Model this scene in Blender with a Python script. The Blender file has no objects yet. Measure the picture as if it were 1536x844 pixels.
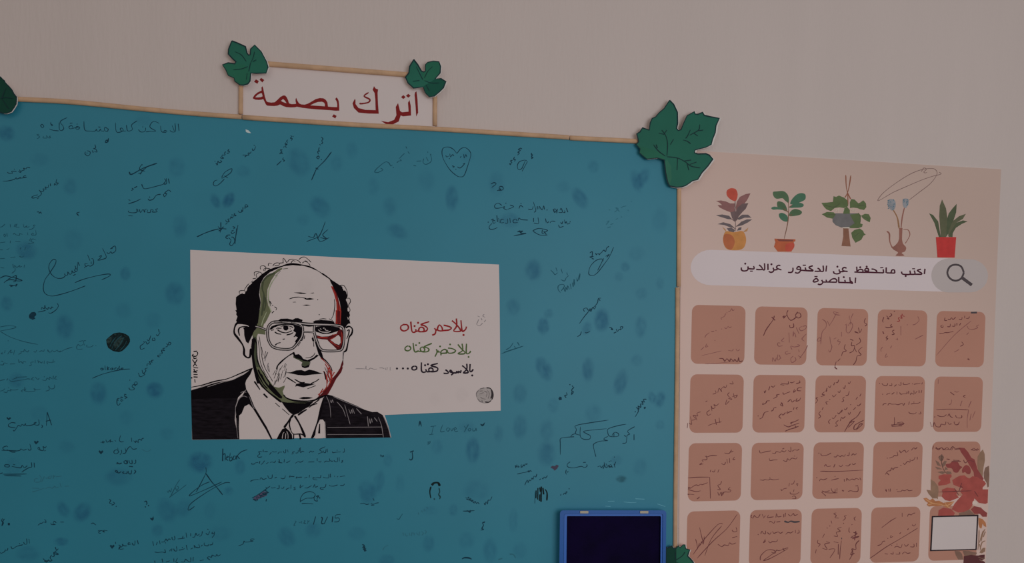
import bpy, bmesh, math, random
from mathutils import Vector, Matrix
from mathutils.geometry import tessellate_polygon
random.seed(7)
SC = bpy.context.scene
COL = SC.collection

# ------------------------------------------------------------------ camera
D = 0.85            # distance camera - wall (m)
ZC = 1.50           # camera height (m)
FPX, CX, CY = 1100.0, 768.0, 576.0
RX = (0.9877967652628776, 0.006779619379583483, 0.15560073038794914)     # wall right, in camera axes (right, down, forward)
RD = (-0.013106378593123356, 0.999126861105941, 0.03967037001042052)     # wall down
RN = (-0.15519591932898552, -0.041225625254905834, 0.987023137746007)    # into the wall
cam = bpy.data.cameras.new('camera')
cam_ob = bpy.data.objects.new('camera', cam)
COL.objects.link(cam_ob)
m = Matrix(((RX[0], -RX[1], -RX[2], 0), (RN[0], -RN[1], -RN[2], -D), (-RD[0], RD[1], RD[2], ZC), (0, 0, 0, 1)))
cam_ob.matrix_world = m
cam.sensor_fit = 'HORIZONTAL'; cam.sensor_width = 36.0
cam.lens = FPX / 1536 * 36.0
cam.shift_y = (CY - 422.0) / 1536
cam.clip_start = 0.02
SC.camera = cam_ob

# ------------------------------------------------------------------ light
world = bpy.data.worlds.new('room_light'); SC.world = world
world.use_nodes = True
world.node_tree.nodes['Background'].inputs[0].default_value = (1.0, 0.93, 0.88, 1)
world.node_tree.nodes['Background'].inputs[1].default_value = 0.205
def area(name, loc, target, sx, sy, power, colr):
    l = bpy.data.lights.new(name, 'AREA'); l.shape = 'RECTANGLE'; l.size = sx; l.size_y = sy
    l.energy = power; l.color = colr
    o = bpy.data.objects.new(name, l); COL.objects.link(o); o.location = loc
    o.rotation_euler = (Vector(target) - Vector(loc)).to_track_quat('-Z', 'Y').to_euler()
    return o
area('window_daylight', (0.72, -1.6, 1.55), (0.15, 0, 1.38), 1.0, 0.9, 7.4, (0.92, 0.95, 1.0))
area('ceiling_bounce', (-1.2, -2.4, 2.9), (0, 0, 1.5), 2.2, 1.6, 5, (1.0, 0.90, 0.80))
SC.view_settings.view_transform = 'Standard'; SC.view_settings.look = 'None'
SC.view_settings.gamma = 1; SC.view_settings.use_curve_mapping = False
SC.view_settings.exposure = 0.0

# ------------------------------------------------------------------ materials
KL = (0.42, 0.41, 0.41)      # light level used to turn seen colours into surface colours
def lin(c):
    c /= 255.0
    return c / 12.92 if c <= .04045 else ((c + .055) / 1.055) ** 2.4
def rgb(t, k=1.0):
    return tuple(min(.92, lin(c) * k / KL[i]) for i, c in enumerate(t)) + (1,)
MATS = {}
def mat(name, t, rough=.8, spec=.15, var=.06, scale=30, bump=0, bscale=200, stretch=(1, 1, 1), metal=0):
    if name in MATS: return MATS[name]
    M = bpy.data.materials.new(name); M.use_nodes = True
    nt = M.node_tree; b = nt.nodes['Principled BSDF']
    b.inputs['Roughness'].default_value = rough
    b.inputs['Specular IOR Level'].default_value = spec
    b.inputs['Metallic'].default_value = metal
    tc = nt.nodes.new('ShaderNodeTexCoord'); mp = nt.nodes.new('ShaderNodeMapping')
    mp.inputs['Scale'].default_value = stretch
    nt.links.new(tc.outputs['Object'], mp.inputs[0])
    n = nt.nodes.new('ShaderNodeTexNoise'); n.inputs['Scale'].default_value = scale; n.inputs['Detail'].default_value = 4
    nt.links.new(mp.outputs[0], n.inputs['Vector'])
    cr = nt.nodes.new('ShaderNodeValToRGB')
    c = rgb(t)
    cr.color_ramp.elements[0].position = .3; cr.color_ramp.elements[1].position = .7
    cr.color_ramp.elements[0].color = tuple(v * (1 - var) for v in c[:3]) + (1,)
    cr.color_ramp.elements[1].color = tuple(v * (1 + var) for v in c[:3]) + (1,)
    nt.links.new(n.outputs['Fac'], cr.inputs[0]); nt.links.new(cr.outputs[0], b.inputs['Base Color'])
    if bump:
        n2 = nt.nodes.new('ShaderNodeTexNoise'); n2.inputs['Scale'].default_value = bscale; n2.inputs['Detail'].default_value = 5
        nt.links.new(mp.outputs[0], n2.inputs['Vector'])
        bp = nt.nodes.new('ShaderNodeBump'); bp.inputs['Strength'].default_value = bump; bp.inputs['Distance'].default_value = .001
        nt.links.new(n2.outputs['Fac'], bp.inputs['Height']); nt.links.new(bp.outputs[0], b.inputs['Normal'])
    MATS[name] = M
    return M
def stain(name, t, ridge=True):
    """ink left by a finger: fades out at its rim, faint ridges; strength comes from the object's colour"""
    M = bpy.data.materials.new(name); M.use_nodes = True
    nt = M.node_tree; b = nt.nodes['Principled BSDF']; out = nt.nodes['Material Output']
    b.inputs['Base Color'].default_value = rgb(t); b.inputs['Roughness'].default_value = .8
    b.inputs['Specular IOR Level'].default_value = .1
    tr = nt.nodes.new('ShaderNodeBsdfTransparent'); mx = nt.nodes.new('ShaderNodeMixShader')
    tc = nt.nodes.new('ShaderNodeTexCoord'); oi = nt.nodes.new('ShaderNodeObjectInfo')
    ln = nt.nodes.new('ShaderNodeVectorMath'); ln.operation = 'LENGTH'
    nt.links.new(tc.outputs['Object'], ln.inputs[0])
    mr = nt.nodes.new('ShaderNodeMapRange'); mr.interpolation_type = 'SMOOTHSTEP'
    mr.inputs['From Min'].default_value = 1.0; mr.inputs['From Max'].default_value = .4
    nz = nt.nodes.new('ShaderNodeTexNoise'); nz.inputs['Scale'].default_value = 1.6; nz.inputs['Detail'].default_value = 3
    add = nt.nodes.new('ShaderNodeVectorMath'); add.operation = 'ADD'
    nt.links.new(tc.outputs['Object'], add.inputs[0]); nt.links.new(oi.outputs['Location'], add.inputs[1])
    sc = nt.nodes.new('ShaderNodeVectorMath'); sc.operation = 'SCALE'; sc.inputs['Scale'].default_value = 40
    nt.links.new(oi.outputs['Location'], sc.inputs[0]); nt.links.new(sc.outputs[0], add.inputs[1])
    nt.links.new(add.outputs[0], nz.inputs['Vector'])
    nt.links.new(ln.outputs['Value'], mr.inputs['Value'])
    r2 = nt.nodes.new('ShaderNodeMapRange'); r2.inputs['From Min'].default_value = .3; r2.inputs['From Max'].default_value = .65
    r2.inputs['To Min'].default_value = .35
    nt.links.new(nz.outputs['Fac'], r2.inputs['Value'])
    m1 = nt.nodes.new('ShaderNodeMath'); m1.operation = 'MULTIPLY'
    nt.links.new(mr.outputs[0], m1.inputs[0]); nt.links.new(r2.outputs[0], m1.inputs[1])
    wv = nt.nodes.new('ShaderNodeTexWave'); wv.wave_type = 'RINGS'; wv.rings_direction = 'SPHERICAL'
    wv.inputs['Scale'].default_value = 2.6; wv.inputs['Distortion'].default_value = 2.5; wv.inputs['Detail Scale'].default_value = 1.5
    nt.links.new(tc.outputs['Object'], wv.inputs['Vector'])
    r3 = nt.nodes.new('ShaderNodeMapRange'); r3.inputs['To Min'].default_value = .72 if ridge else .5
    nt.links.new(wv.outputs['Fac'], r3.inputs['Value'])
    m2 = nt.nodes.new('ShaderNodeMath'); m2.operation = 'MULTIPLY'
    nt.links.new(m1.outputs[0], m2.inputs[0]); nt.links.new(r3.outputs[0], m2.inputs[1])
    m3 = nt.nodes.new('ShaderNodeMath'); m3.operation = 'MULTIPLY'; m3.use_clamp = True
    nt.links.new(m2.outputs[0], m3.inputs[0]); nt.links.new(oi.outputs['Alpha'], m3.inputs[1])
    nt.links.new(m3.outputs[0], mx.inputs[0]); nt.links.new(tr.outputs[0], mx.inputs[1]); nt.links.new(b.outputs[0], mx.inputs[2])
    nt.links.new(mx.outputs[0], out.inputs['Surface'])
    return M

# ------------------------------------------------------------------ helpers
def P(x, y, h=0.0):
    """point of the wall (or of a plane h metres in front of it) that the photograph shows at pixel x, y"""
    a, b = x - CX, y - CY
    wx = RX[0]*a + RX[1]*b + RX[2]*FPX
    wd = RD[0]*a + RD[1]*b + RD[2]*FPX
    wn = RN[0]*a + RN[1]*b + RN[2]*FPX
    s = (D - h) / wn
    return Vector((wx*s, -h, ZC - wd*s))
def pxsize(x, y):
    return (P(x + 1, y) - P(x, y)).length
TILE = dict(A=(0,150,5.117), B=(0,310,5.117), C=(0,430,5.117), D=(0,560,5.117), E=(0,679,5.117), F=(280,190,5.117),
    G=(540,190,5.117), H=(740,200,5.117), I=(740,350,5.117), J=(740,500,5.117), K=(740,650,5.117), L=(300,655,5.904),
    M=(540,620,5.117), N=(200,679,5.117), O=(480,720,4.151), P=(1020,440,5.117), Q=(1020,550,5.117), R=(1020,679,5.117),
    T=(1236,440,5.117), U=(1236,550,5.117), V=(1236,679,5.117), W=(1060,240,5.625), X=(1290,240,5.114), Y=(1090,385,3.84),
    Z=(1020,220,3.072), a=(340,375,7.675), b=(340,465,7.675), c=(340,550,7.675), d=(280,520,5.82), e=(440,540,6.75),
    s=(320,50,4.042), t=(580,440,4.442), l=(940,130,4.9625), p=(820,740,6.4), z=(0,90,7.67), px=(0,0,1),
    h1=(1280,386,12.8), h2=(1195,386,12.8), h3=(1105,386,12.8), t1=(590,470,12.8), t2=(590,505,12.8), s2=(360,110,9.6), bq=(1380,660,7.34), hp=(1225,255,7.03), ey=(380,470,9.38), bb=(1400,765,10.69), tp=(140,480,12.98))
def parse(tile, s):
    ox, oy, k = TILE[tile]
    out = []
    for part in s.split(','):
        v = [float(q) for q in part.split()]
        if v: out.append([(ox + v[i]/k, oy + v[i+1]/k) for i in range(0, len(v) - 1, 2)])
    return out
def smooth(pts, n=4, closed=False):
    L = len(pts)
    if L < 3: return pts
    g = (lambda i: pts[i % L]) if closed else (lambda i: pts[max(0, min(L - 1, i))])
    out = []
    for i in range(L if closed else L - 1):
        p0, p1, p2, p3 = g(i-1), g(i), g(i+1), g(i+2)
        for j in range(n):
            t = j / n
            out.append(tuple(.5*((2*p1[k]) + (-p0[k]+p2[k])*t + (2*p0[k]-5*p1[k]+4*p2[k]-p3[k])*t*t + (-p0[k]+3*p1[k]-3*p2[k]+p3[k])*t**3) for k in (0, 1)))
    if not closed: out.append(pts[-1])
    return out
class MB:
    """collects flat print and solid shapes; each face keeps its material"""
    def __init__(s, h=0.0): s.v = []; s.f = []; s.m = []; s.mats = []; s.h = h; s.hf = None; s.n = 0
    def mi(s, m):
        if m not in s.mats: s.mats.append(m)
        return s.mats.index(m)
    def H(s, x, y, dh):
        return (s.hf(x, y) if s.hf else s.h) + dh
    def poly(s, pts, m, dh=0.0, sm=False):
        if sm: pts = smooth(pts, 4, True)
        dh = s.step(dh); b = len(s.v); s.v += [P(x, y, s.H(x, y, dh)) for x, y in pts]
        tri = tessellate_polygon([[Vector((x, y, 0)) for x, y in pts]])
        i = s.mi(m)
        for t in tri:
            a, q, c = pts[t[0]], pts[t[1]], pts[t[2]]
            cr = (q[0]-a[0])*(c[1]-a[1]) - (q[1]-a[1])*(c[0]-a[0])
            if abs(cr) < 1e-6: continue
            t = (t[0], t[1], t[2]) if cr < 0 else (t[0], t[2], t[1])
            s.f.append(tuple(b + k for k in t)); s.m.append(i)
    def step(s, dh):      # every print layer lies a hair above the one before it
        s.n += 1
        return dh + (s.n % 38) * 1.5e-6
    def holes(s, tile, txt, m, dh=0.0):
        loops = parse(tile, txt); dh = s.step(dh); i = s.mi(m); b = len(s.v)
        flat = [p for l in loops for p in l]
        s.v += [P(x, y, s.H(x, y, dh)) for x, y in flat]
        for t in tessellate_polygon([[Vector((x, y, 0)) for x, y in l] for l in loops]):
            a, q, c = (flat[k] for k in t)
            cr = (q[0]-a[0])*(c[1]-a[1]) - (q[1]-a[1])*(c[0]-a[0])
            if abs(cr) < 1e-6: continue
            t = (t[0], t[1], t[2]) if cr < 0 else (t[0], t[2], t[1])
            s.f.append(tuple(b + k for k in t)); s.m.append(i)
        return s
    def fill(s, tile, txt, m, dh=0.0, sm=False):
        for pts in parse(tile, txt): s.poly(pts, m, dh, sm)
        return s
    def line(s, pts, m, w=1.0, dh=0.0, cap=True, vary=.22, sm=True):
        i = s.mi(m)
        if len(pts) == 1:
            x, y = pts[0]; r = w*.75
            s.poly([(x + r*math.cos(k*math.pi/4), y + r*math.sin(k*math.pi/4)) for k in range(8)], m, dh); return
        p = smooth(pts, 4) if sm else pts
        dh = s.step(dh); n = len(p); b = len(s.v); ph = random.random()*6
        for k in range(n):
            a = p[max(0, k-1)]; c = p[min(n-1, k+1)]
            dx, dy = c[0]-a[0], c[1]-a[1]; l = math.hypot(dx, dy) or 1
            ww = w*.5*(1 + vary*math.sin(ph + k*.55))
            if cap and n > 3 and (k == 0 or k == n-1): ww *= .45
            nx, ny = -dy/l*ww, dx/l*ww
            x, y = p[k]
            hh = s.H(x, y, dh + k*2.5e-7)
            s.v.append(P(x+nx, y+ny, hh)); s.v.append(P(x-nx, y-ny, hh))
            if k:
                q = b + 2*k
                s.f.append((q-2, q-1, q+1, q)); s.m.append(i)
    def ink(s, tile, txt, m, w=1.0, dh=0.0, **kw):
        for pts in parse(tile, txt): s.line(pts, m, w, dh, **kw)
        return s
    def slab(s, pts, m, h0, h1, me=None):
        """solid sheet: outline pts in pixels, back at h0, front at h1"""
        base = [P(x, y, h1) for x, y in pts]
        s.slabw(base, m, -h0, me)
    def slabw(s, base, m, yb, me=None):
        n = len(base); b = len(s.v); s.v += base
        s.v += [Vector((q.x, yb, q.z)) for q in base]
        i = s.mi(m); j = s.mi(me or m)
        for t in tessellate_polygon([[Vector((q.x, q.z, 0)) for q in base]]):
            A, B, C = (base[k] for k in t)
            cr = (B.x-A.x)*(C.z-A.z) - (B.z-A.z)*(C.x-A.x)
            t = tuple(t) if cr > 0 else (t[0], t[2], t[1])
            s.f.append(tuple(b+k for k in t)); s.m.append(i)
            s.f.append(tuple(b+n+k for k in reversed(t))); s.m.append(i)
        ar = sum(base[k].x*base[(k+1) % n].z - base[(k+1) % n].x*base[k].z for k in range(n))
        for k in range(n):
            k2 = (k+1) % n
            f = (b+k, b+n+k, b+n+k2, b+k2)
            s.f.append(f if ar > 0 else f[::-1]); s.m.append(j)
    def build(s, name, parent=None, smooth_shade=False, root=None):
        me = bpy.data.meshes.new(name)
        off = Vector((0, 0, 0))
        r = parent
        while r is not None:
            off = off + r.location; r = r.parent
        if parent is None and s.v:
            c = Vector((0, 0, 0))
            for v in s.v: c += v
            c /= len(s.v); c.y = max(v.y for v in s.v); c.z = min(v.z for v in s.v)
            off = c
        me.from_pydata([tuple(v - off) for v in s.v], [], s.f)
        for q in s.mats: me.materials.append(q)
        me.polygons.foreach_set('material_index', s.m)
        if smooth_shade: me.polygons.foreach_set('use_smooth', [True]*len(s.f))
        me.update()
        o = bpy.data.objects.new(name, me); COL.objects.link(o)
        if parent is not None: o.parent = parent
        else: o.location = off
        return o
def thing(name, label, cat, x, y, h=0.0, group=None):
    o = bpy.data.objects.new(name, None); COL.objects.link(o); o.location = P(x, y, h)
    o.empty_display_size = .02
    o['label'] = label; o['category'] = cat
    if group: o['group'] = group
    return o
def tube(mb, pts, rad, m, seg=10, h=0.005, flat=.8):
    """a slim wooden rod along pixel points"""
    b = len(mb.v); n = len(pts); i = mb.mi(m)
    W3 = [P(x, y, h) for x, y in pts]
    for k in range(n):
        d = (W3[min(n-1, k+1)] - W3[max(0, k-1)]).normalized()
        nrm = Vector((0, -1, 0)); side = d.cross(nrm).normalized()
        for j in range(seg):
            a = 2*math.pi*j/seg
            mb.v.append(W3[k] + side*math.cos(a)*rad + nrm*math.sin(a)*rad*flat)
    for k in range(n-1):
        for j in range(seg):
            j2 = (j+1) % seg
            mb.f.append((b+k*seg+j, b+k*seg+j2, b+(k+1)*seg+j2, b+(k+1)*seg+j)); mb.m.append(i)
    mb.f.append(tuple(b+j for j in range(seg))[::-1]); mb.m.append(i)
    mb.f.append(tuple(b+(n-1)*seg+j for j in range(seg))); mb.m.append(i)

def gridpoly(mb, pts, m, dh, back=False, depth=None):
    bm = bmesh.new()
    vs = [bm.verts.new((x, y, 0)) for x, y in pts]
    bm.faces.new(vs); bm.normal_update()
    bmesh.ops.triangulate(bm, faces=bm.faces[:])
    for it in range(3):
        es = [e for e in bm.edges if e.calc_length() > 9]
        if es: bmesh.ops.subdivide_edges(bm, edges=es, cuts=1)
        bmesh.ops.triangulate(bm, faces=bm.faces[:])
    bm.normal_update()
    b = len(mb.v); i = mb.mi(m); bm.verts.index_update(); n = len(bm.verts)
    for v in bm.verts: mb.v.append(P(v.co.x, v.co.y, mb.H(v.co.x, v.co.y, dh)))
    for f in bm.faces:
        t = [v.index for v in f.verts]
        if f.normal.z > 0: t.reverse()
        mb.f.append(tuple(b+k for k in t)); mb.m.append(i)
    if depth:
        for v in bm.verts: mb.v.append(P(v.co.x, v.co.y, mb.H(v.co.x, v.co.y, dh - depth)))
        for f in bm.faces:
            t = [v.index for v in f.verts]
            if f.normal.z < 0: t.reverse()
            mb.f.append(tuple(b+n+k for k in t)); mb.m.append(i)
        for e in bm.edges:
            if len(e.link_faces) == 1:
                p, q = e.verts[0].index, e.verts[1].index
                mb.f.append((b+p, b+q, b+n+q, b+n+p)); mb.m.append(i)
    bm.free()

# ------------------------------------------------------------------ surfaces
M_wall = mat('wall_paint', (154, 142, 138), .9, .1, .015, 6, .55, 90, (3.2, 1, .55))
M_board = mat('teal_card', (27, 94, 111), .5, .5, .035, 9, .08, 25)
M_edge = mat('teal_card_edge', (24, 50, 58), .9, .1)
M_white = mat('white_paper', (161, 149, 147), .75, .2, .012, 12, .05, 60)
M_wood = mat('pine_dowel', (148, 119, 95), .65, .12, .10, 90, .1, 300, (1, 1, 1))
M_ink = mat('dark_pen_ink', (10, 42, 56), .7, .2, .25, 300)
M_ink2 = mat('thin_pen_ink', (22, 66, 80), .7, .2, .2, 300)
M_ink3 = mat('faint_pen_ink', (36, 84, 98), .7, .2, .1, 300)
M_black = mat('black_print', (7, 4, 7), .7, .08, .15, 400)
M_red = mat('dark_red_print', (98, 22, 22), .6, .15, .05, 60)
BT = .0030          # front face of the teal board

# wall
def box(mb, x0, x1, y0, y1, z0, z1, m):
    b = len(mb.v); i = mb.mi(m)
    for x in (x0, x1):
        for y in (y0, y1):
            for z in (z0, z1): mb.v.append(Vector((x, y, z)))
    for f in ((0,1,3,2),(4,6,7,5),(0,4,5,1),(2,3,7,6),(0,2,6,4),(1,5,7,3)):
        mb.f.append(tuple(b+k for k in f)); mb.m.append(i)
w = MB(); box(w, -2.6, 3.0, 0.0, .12, 0.0, 3.2, M_wall)
o = w.build('wall_back'); o['kind'] = 'structure'; o['label'] = 'off-white brush-textured plaster wall behind the boards'
w = MB(); box(w, -2.6, 3.0, -3.6, .12, -.05, 0.0, mat('floor_tile', (120, 112, 104), .5, .3))
o = w.build('floor'); o['kind'] = 'structure'; o['label'] = 'plain floor below the wall, outside the picture'

# ------------------------------------------------------------------ teal board
board = thing('message_board', 'large teal card board covered with handwritten notes and fingerprints, edged with wooden rods', 'board', 500, 880)
w = MB()
w.slab([(-16,150),(27,150.5),(130,155),(300,171.5),(363,175.7),(540,187.5),(700,196.5),(854,206.3),(955,212),(1018,216),
        (1018,284),(1018,350),(1015.5,510),(1013.5,665),(1013,815),(1012.4,888),(-2,890)], M_board, 0, BT, M_edge)
w.build('backing_card', board)
for pts, wd, nm in [
    ([(-10,146.5),(26,148.7),(80,151.2),(130,155),(220,164),(300,171),(362.6,175.4)], 7.8, 0),
    ([(364,175.8),(450,181.7),(540,187.5),(620,191.5),(700,196.2),(780,201.4),(853.6,206.1)], 7.2, 0),
    ([(854.9,206.7),(905,209.3),(958,212),(1010,215)], 6.8, 0),
    ([(1018.6,222),(1018.5,285),(1018.3,350),(1018,429.6)], 6.4, 1),
    ([(1016.3,431),(1015.9,515),(1014.2,665),(1013.1,750),(1012.6,815),(1012.2,880)], 6.4, 1)]:
    r = pxsize(*pts[len(pts)//2]) * wd / 2
    w = MB(); tube(w, smooth(pts, 3), r, M_wood, 10, BT + r*.3)
    w.build('wooden_rod', board, True)
w = MB(BT + .0001)
def note(tile, *runs):
    w = MB(BT + .00012)
    for r in runs:
        txt, wd, m = (r + (1.0, M_ink))[:3] if len(r) == 1 else ((r + (M_ink,))[:3] if len(r) == 2 else r)
        w.ink(tile, txt, m, wd)
    return w.build('handwriting', board)
def n1(tile, *txts, w=1.0, m=None):
    mb = MB(BT + .00012)
    for t in txts: mb.ink(tile, t, m or M_ink, w)
    return mb.build('handwriting', board)
# --- top left
n1('A', "1368 182 1374 236,1343 176 1346 238 1320 244 1304 232,1322 196 1338 238,1284 240 1264 232 1258 244 1276 246 1240 242 1232 196,1222 178 1176 164 1150 206 1196 238 1150 240 1120 244,1118 212 1112 240 1080 244 1062 226,1096 206",
 "1054 158 1010 190 1016 226 980 236 970 190,968 236 936 238 922 222 934 214 946 232 920 246 892 240 886 172",
 "828 222 806 208 802 232 824 240 832 218,800 238 776 236 772 222 760 238 744 236 740 224 728 238 690 238 650 228 644 160,754 206 770 208,604 204 586 204 584 222 604 222 606 206 540 220 530 204 552 196 560 216,592 184,536 178 556 176",
 "515 134 478 152 462 170 484 200 488 222 468 234 455 220 455 170,452 236 410 232 378 222,385 182 405 192 392 198,388 170 394 194,322 184 312 196 326 212 336 200 322 184", w=.95)
n1('A', "300 262 282 266 304 282 282 298,336 278 330 290 360 290 356 272 372 290 388 288 378 278 390 276", w=.9, m=M_ink2)
n1('A', "833 292 826 320 808 324 816 308 830 312", w=1.5)
n1('A', "728 340 734 366 716 372 736 378 744 398 722 394,656 396 652 412 672 428 690 416 690 396 668 388,708 386 716 404,668 406", w=.95)
n1('A', "232 520 206 516 202 528 180 522 186 536 172 540 158 548 150 534 160 556 140 546,128 548 90 546 96 562 66 560 56 552,110 530,200 582 188 580 178 590 204 592 150 600 160 592 128 606 124 594 110 608 60 620 20 622", w=.9)
n1('A', "436 604 430 634 448 636 432 652 420 640 416 656,386 640 388 660,372 648 368 672 346 666 354 684 330 680 336 696 316 702 300 690 318 716 300 738 256 752 244 744 262 734 290 726,284 758 300 748", w=.95)
note('A', ("1206 484 1100 522 1010 570 992 550", 1.7), ("1090 492 1072 518 1078 536 1114 546,1076 570 1096 540 1140 504,1062 562 1084 560,1090 496", 1.1))
n1('A', "1292 602 1300 640,1276 598 1278 640 1256 642 1272 620 1262 602,1254 646 1120 680 1094 662 1088 644,1052 662 1030 674,1006 694 1024 684 1012 676", "1312 706 1294 690 1262 716 1280 718 1262 742 1254 720,1234 722 1200 730 1176 760 1146 768 1136 756,1148 744,1080 758 1040 778 985 796,986 764 1000 770", w=1.15)
n1('B', "1212 14 1194 22 1206 38 1170 40 1176 26 1158 22 1154 42 1130 42 1134 22,1126 18 1112 22 1110 42 1098 20 1078 44 1070 18,1060 40 1056 16,1046 14 1050 40 1020 46 986 40 990 30,985 68 1018 70")
n1('B', "284 42 296 36 300 50 312 40 318 56"); n1('B', "612 40 588 50 606 72,598 58")
n1('B', "272 140 256 142 262 156 240 172 222 172,226 152 204 158 206 146 186 158 178 130,150 156 122 154 130 130,118 132 108 154,78 134 80 156,38 132 16 152 0 156",
 "272 178 276 214 244 216 250 200 260 212,210 196 214 216,172 212 150 204 150 218 120 214 112 202 100 212,52 200 56 228,40 208 28 216 36 230 46 212",
 "276 256 250 246 238 266 260 276 214 284,236 240 226 260,156 268 116 266,80 260 78 278,40 270 0 276",
 "196 310 190 330,160 312 154 328,70 320 50 330,20 330 0 330,184 376 168 386 148 380,118 384 80 390,36 396 0 398",
 "188 444 184 468,168 456 150 462 152 448 130 464 110 450 116 486 90 510,98 440 104 470,32 470 4 466", w=.9, m=M_ink2)
n1('B', "0 548 40 530 90 540 130 550 170 566 128 568 100 560 60 562 30 582,60 556 110 532 124 528 120 570 100 576,70 600 110 604 132 592 120 612,80 612 100 606", w=1.2)
n1('B', "430 408 408 404 380 436 376 480 400 524 440 548 480 546 500 530,430 408 424 440 380 510 345 560 332 620 345 664 390 684 440 678 520 656 600 628 655 606,575 582 640 556 740 530 820 516 848 520 832 536 780 560",
 "494 512 504 528 520 520 520 500 536 518 552 508 552 490 566 506 580 496,560 528 580 518,582 470 572 488 592 492 594 430,598 424 610 452,576 452 586 480",
 "672 436 652 436 658 458 680 448 690 456 716 440 716 404 702 396,700 420 700 440,672 368 690 412,650 466", "760 382 778 374 770 392 750 410 790 402 816 384 786 318,820 350 836 360 850 344 860 356 888 336 882 300 850 322,864 318 846 322", w=1.05)
n1('B', "438 740 448 760 430 790 392 816 372 812,410 776 396 768 390 784 372 770 366 786 350 776 344 754 340 782 320 772 318 790,352 792 330 800 290 808")
# --- left middle
n1('C', "0 308 60 298 120 304 110 316 60 328 0 338,0 340 60 376 130 404 200 424 290 442,62 414", w=.9, m=M_ink2)
n1('C', "736 452,716 446 700 460 666 460 668 444,660 412 640 418 650 452,636 412 606 420,640 440 616 454 600 442 586 466 600 480 634 476,556 462 500 480 460 500 440 490",
 "468 490 450 498 440 486 420 496 406 492,402 484 390 500 370 496 366 482 380 506,340 480 334 496 320 490 300 498,282 484 272 502 258 494,222 486 210 500 196 490 188 478 180 498 160 494 162 508 140 518,112 484 104 520,98 500 80 506 86 484 70 500 58 518,40 486 34 508,20 500 8 514 24 512",
 "424 574 404 578 380 580 360 574 366 594,410 556 404 582,340 566 338 590,326 572 318 584 300 572 296 584 290 562,270 560 270 584,260 576 236 580 240 600 222 604,200 578 180 572 176 588 160 572 148 580 142 556 146 584,116 590 76 592,60 588 30 584 26 598 0 598,10 570 24 572", w=.9, m=M_ink2)
n1('C', "434 684 418 704 438 708,410 682 406 710,398 706 380 692 380 712 362 700 350 718 322 714,340 690,300 700 290 712 270 690,258 692 240 710 262 716,232 708 210 706 176 714 120 722 86 726 70 710,130 700 110 704 92 716,60 704 50 718,36 710 0 720,120 694 206 690",
 "418 750 416 776 390 782 372 760 378 790 350 800,310 784 280 790 260 780 266 800 196 800 200 780,190 768 186 800,182 786 162 800 176 806,140 788 100 792 80 786 84 798 60 796 52 810 26 806,66 774,36 780 24 794 0 800", w=.95, m=M_ink2)
n1('C', "786 622 772 630 784 640 790 624 794 640,806 604 808 640,824 608 824 640 824 626 838 618 828 628 840 638,862 622 846 630 860 638 866 622 870 638,880 622 880 640 882 626 896 620,918 606 912 622 898 632 912 640 920 626,940 620 926 632 946 628,944 624", "708 702 780 672 860 650 940 634 1000 630", w=1.05)
n1('C', "1216 324 1222 348,1230 348 1210 376 1200 364,1184 390 1190 410 1168 410 1176 390,1158 372 1142 414 1128 402,1150 420 1130 440 1118 420 1096 440 1076 456 1082 480 1110 470,1104 420",
 "1274 436 1300 446 1312 432 1296 426 1286 454 1270 462,1268 470 1250 474 1264 490 1240 486 1246 510 1222 516,1236 524 1214 524 1212 534 1226 538,1240 500,1180 562 1162 566 1168 580 1146 572 1156 594 1132 590 1128 610,1134 622 1112 630 1120 644 1100 668,1090 636 1098 664 1112 672 1080 690 1066 676,1062 660 1070 686,1036 730 1030 750 1052 748 1050 730 1036 730,1044 760 1022 750 1014 766 1030 778 1024 790 1000 790 988 774,996 716", w=1.0)
n1('D', "970 164 956 158 958 176 976 182 956 194,944 186 928 180 930 198 946 206,920 190 900 196 898 230 908 244 924 228,924 206 938 216,906 204", w=1.1)
def heart(tile, txt, m=None, name='heart_doodle'):
    mb = MB(BT + .00014); mb.fill(tile, txt, m or M_ink); return mb.build(name, board)
heart('D', "66 358 48 340 56 334 66 344 76 334 86 342"); heart('D', "276 544 260 524 268 514 278 524 290 514 298 524")
heart('D', "774 620 756 598 764 588 774 598 786 588 794 600"); heart('E', "1150 498 1166 500 1178 486 1180 508 1170 520 1156 510")
heart('E', "860 736 842 714 850 704 862 712 872 704 880 714"); heart('M', "924 78 940 84 960 66 952 90 938 98 926 88")
heart('C', "224 214 240 196 262 192 276 200 278 216 262 232 272 242 250 254 236 244 228 244 222 232"); heart('J', "500 498 510 484 524 488 526 508 506 512")
heart('J', "1154 568 1166 560 1172 572 1158 580")
n1('D', "362 296 356 400,362 296 396 396,352 366 392 356,296 350 300 388 286 396 266 392 262 380 278 374 268 386 240 396 200 398 196 382 186 398 168 390 160 404 140 398 130 412 110 440 100 432,120 416 70 408 66 390 90 376 120 380,318 392 326 404 318 418")
n1('D', "356 556 346 570 330 560 336 586 322 590 300 584 290 574 300 566 310 592,352 588 340 594,228 538 238 580 222 588 214 576,204 580 180 588 160 578 150 590 100 596 70 592 90 600,118 604 90 604,60 584 40 590 20 570 50 556 60 564,10 588 70 590 130 592")
n1('D', "262 684 264 720,240 680 244 716 226 720 190 740 166 758,210 706 188 722 170 704 160 722 120 718 90 712,100 698 116 700,70 700 40 700 38 714 68 716 72 700,0 768 20 762,20 772 110 772 206 770,30 782 120 784 164 786", w=1.1)
n1('D', "474 786 430 792,424 784 414 792,408 778 410 806,392 780 390 802 370 806 380 788 360 804 350 800,340 790 320 830,300 780 316 800 306 830 272 834,290 804 266 810 264 830", m=M_ink3)
n1('E', "530 254 496 256,470 264 460 232,450 262 430 266 420 256 400 272 380 262 350 274,340 270 290 288 246 300,246 270 300 272", m=M_ink3)
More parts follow.
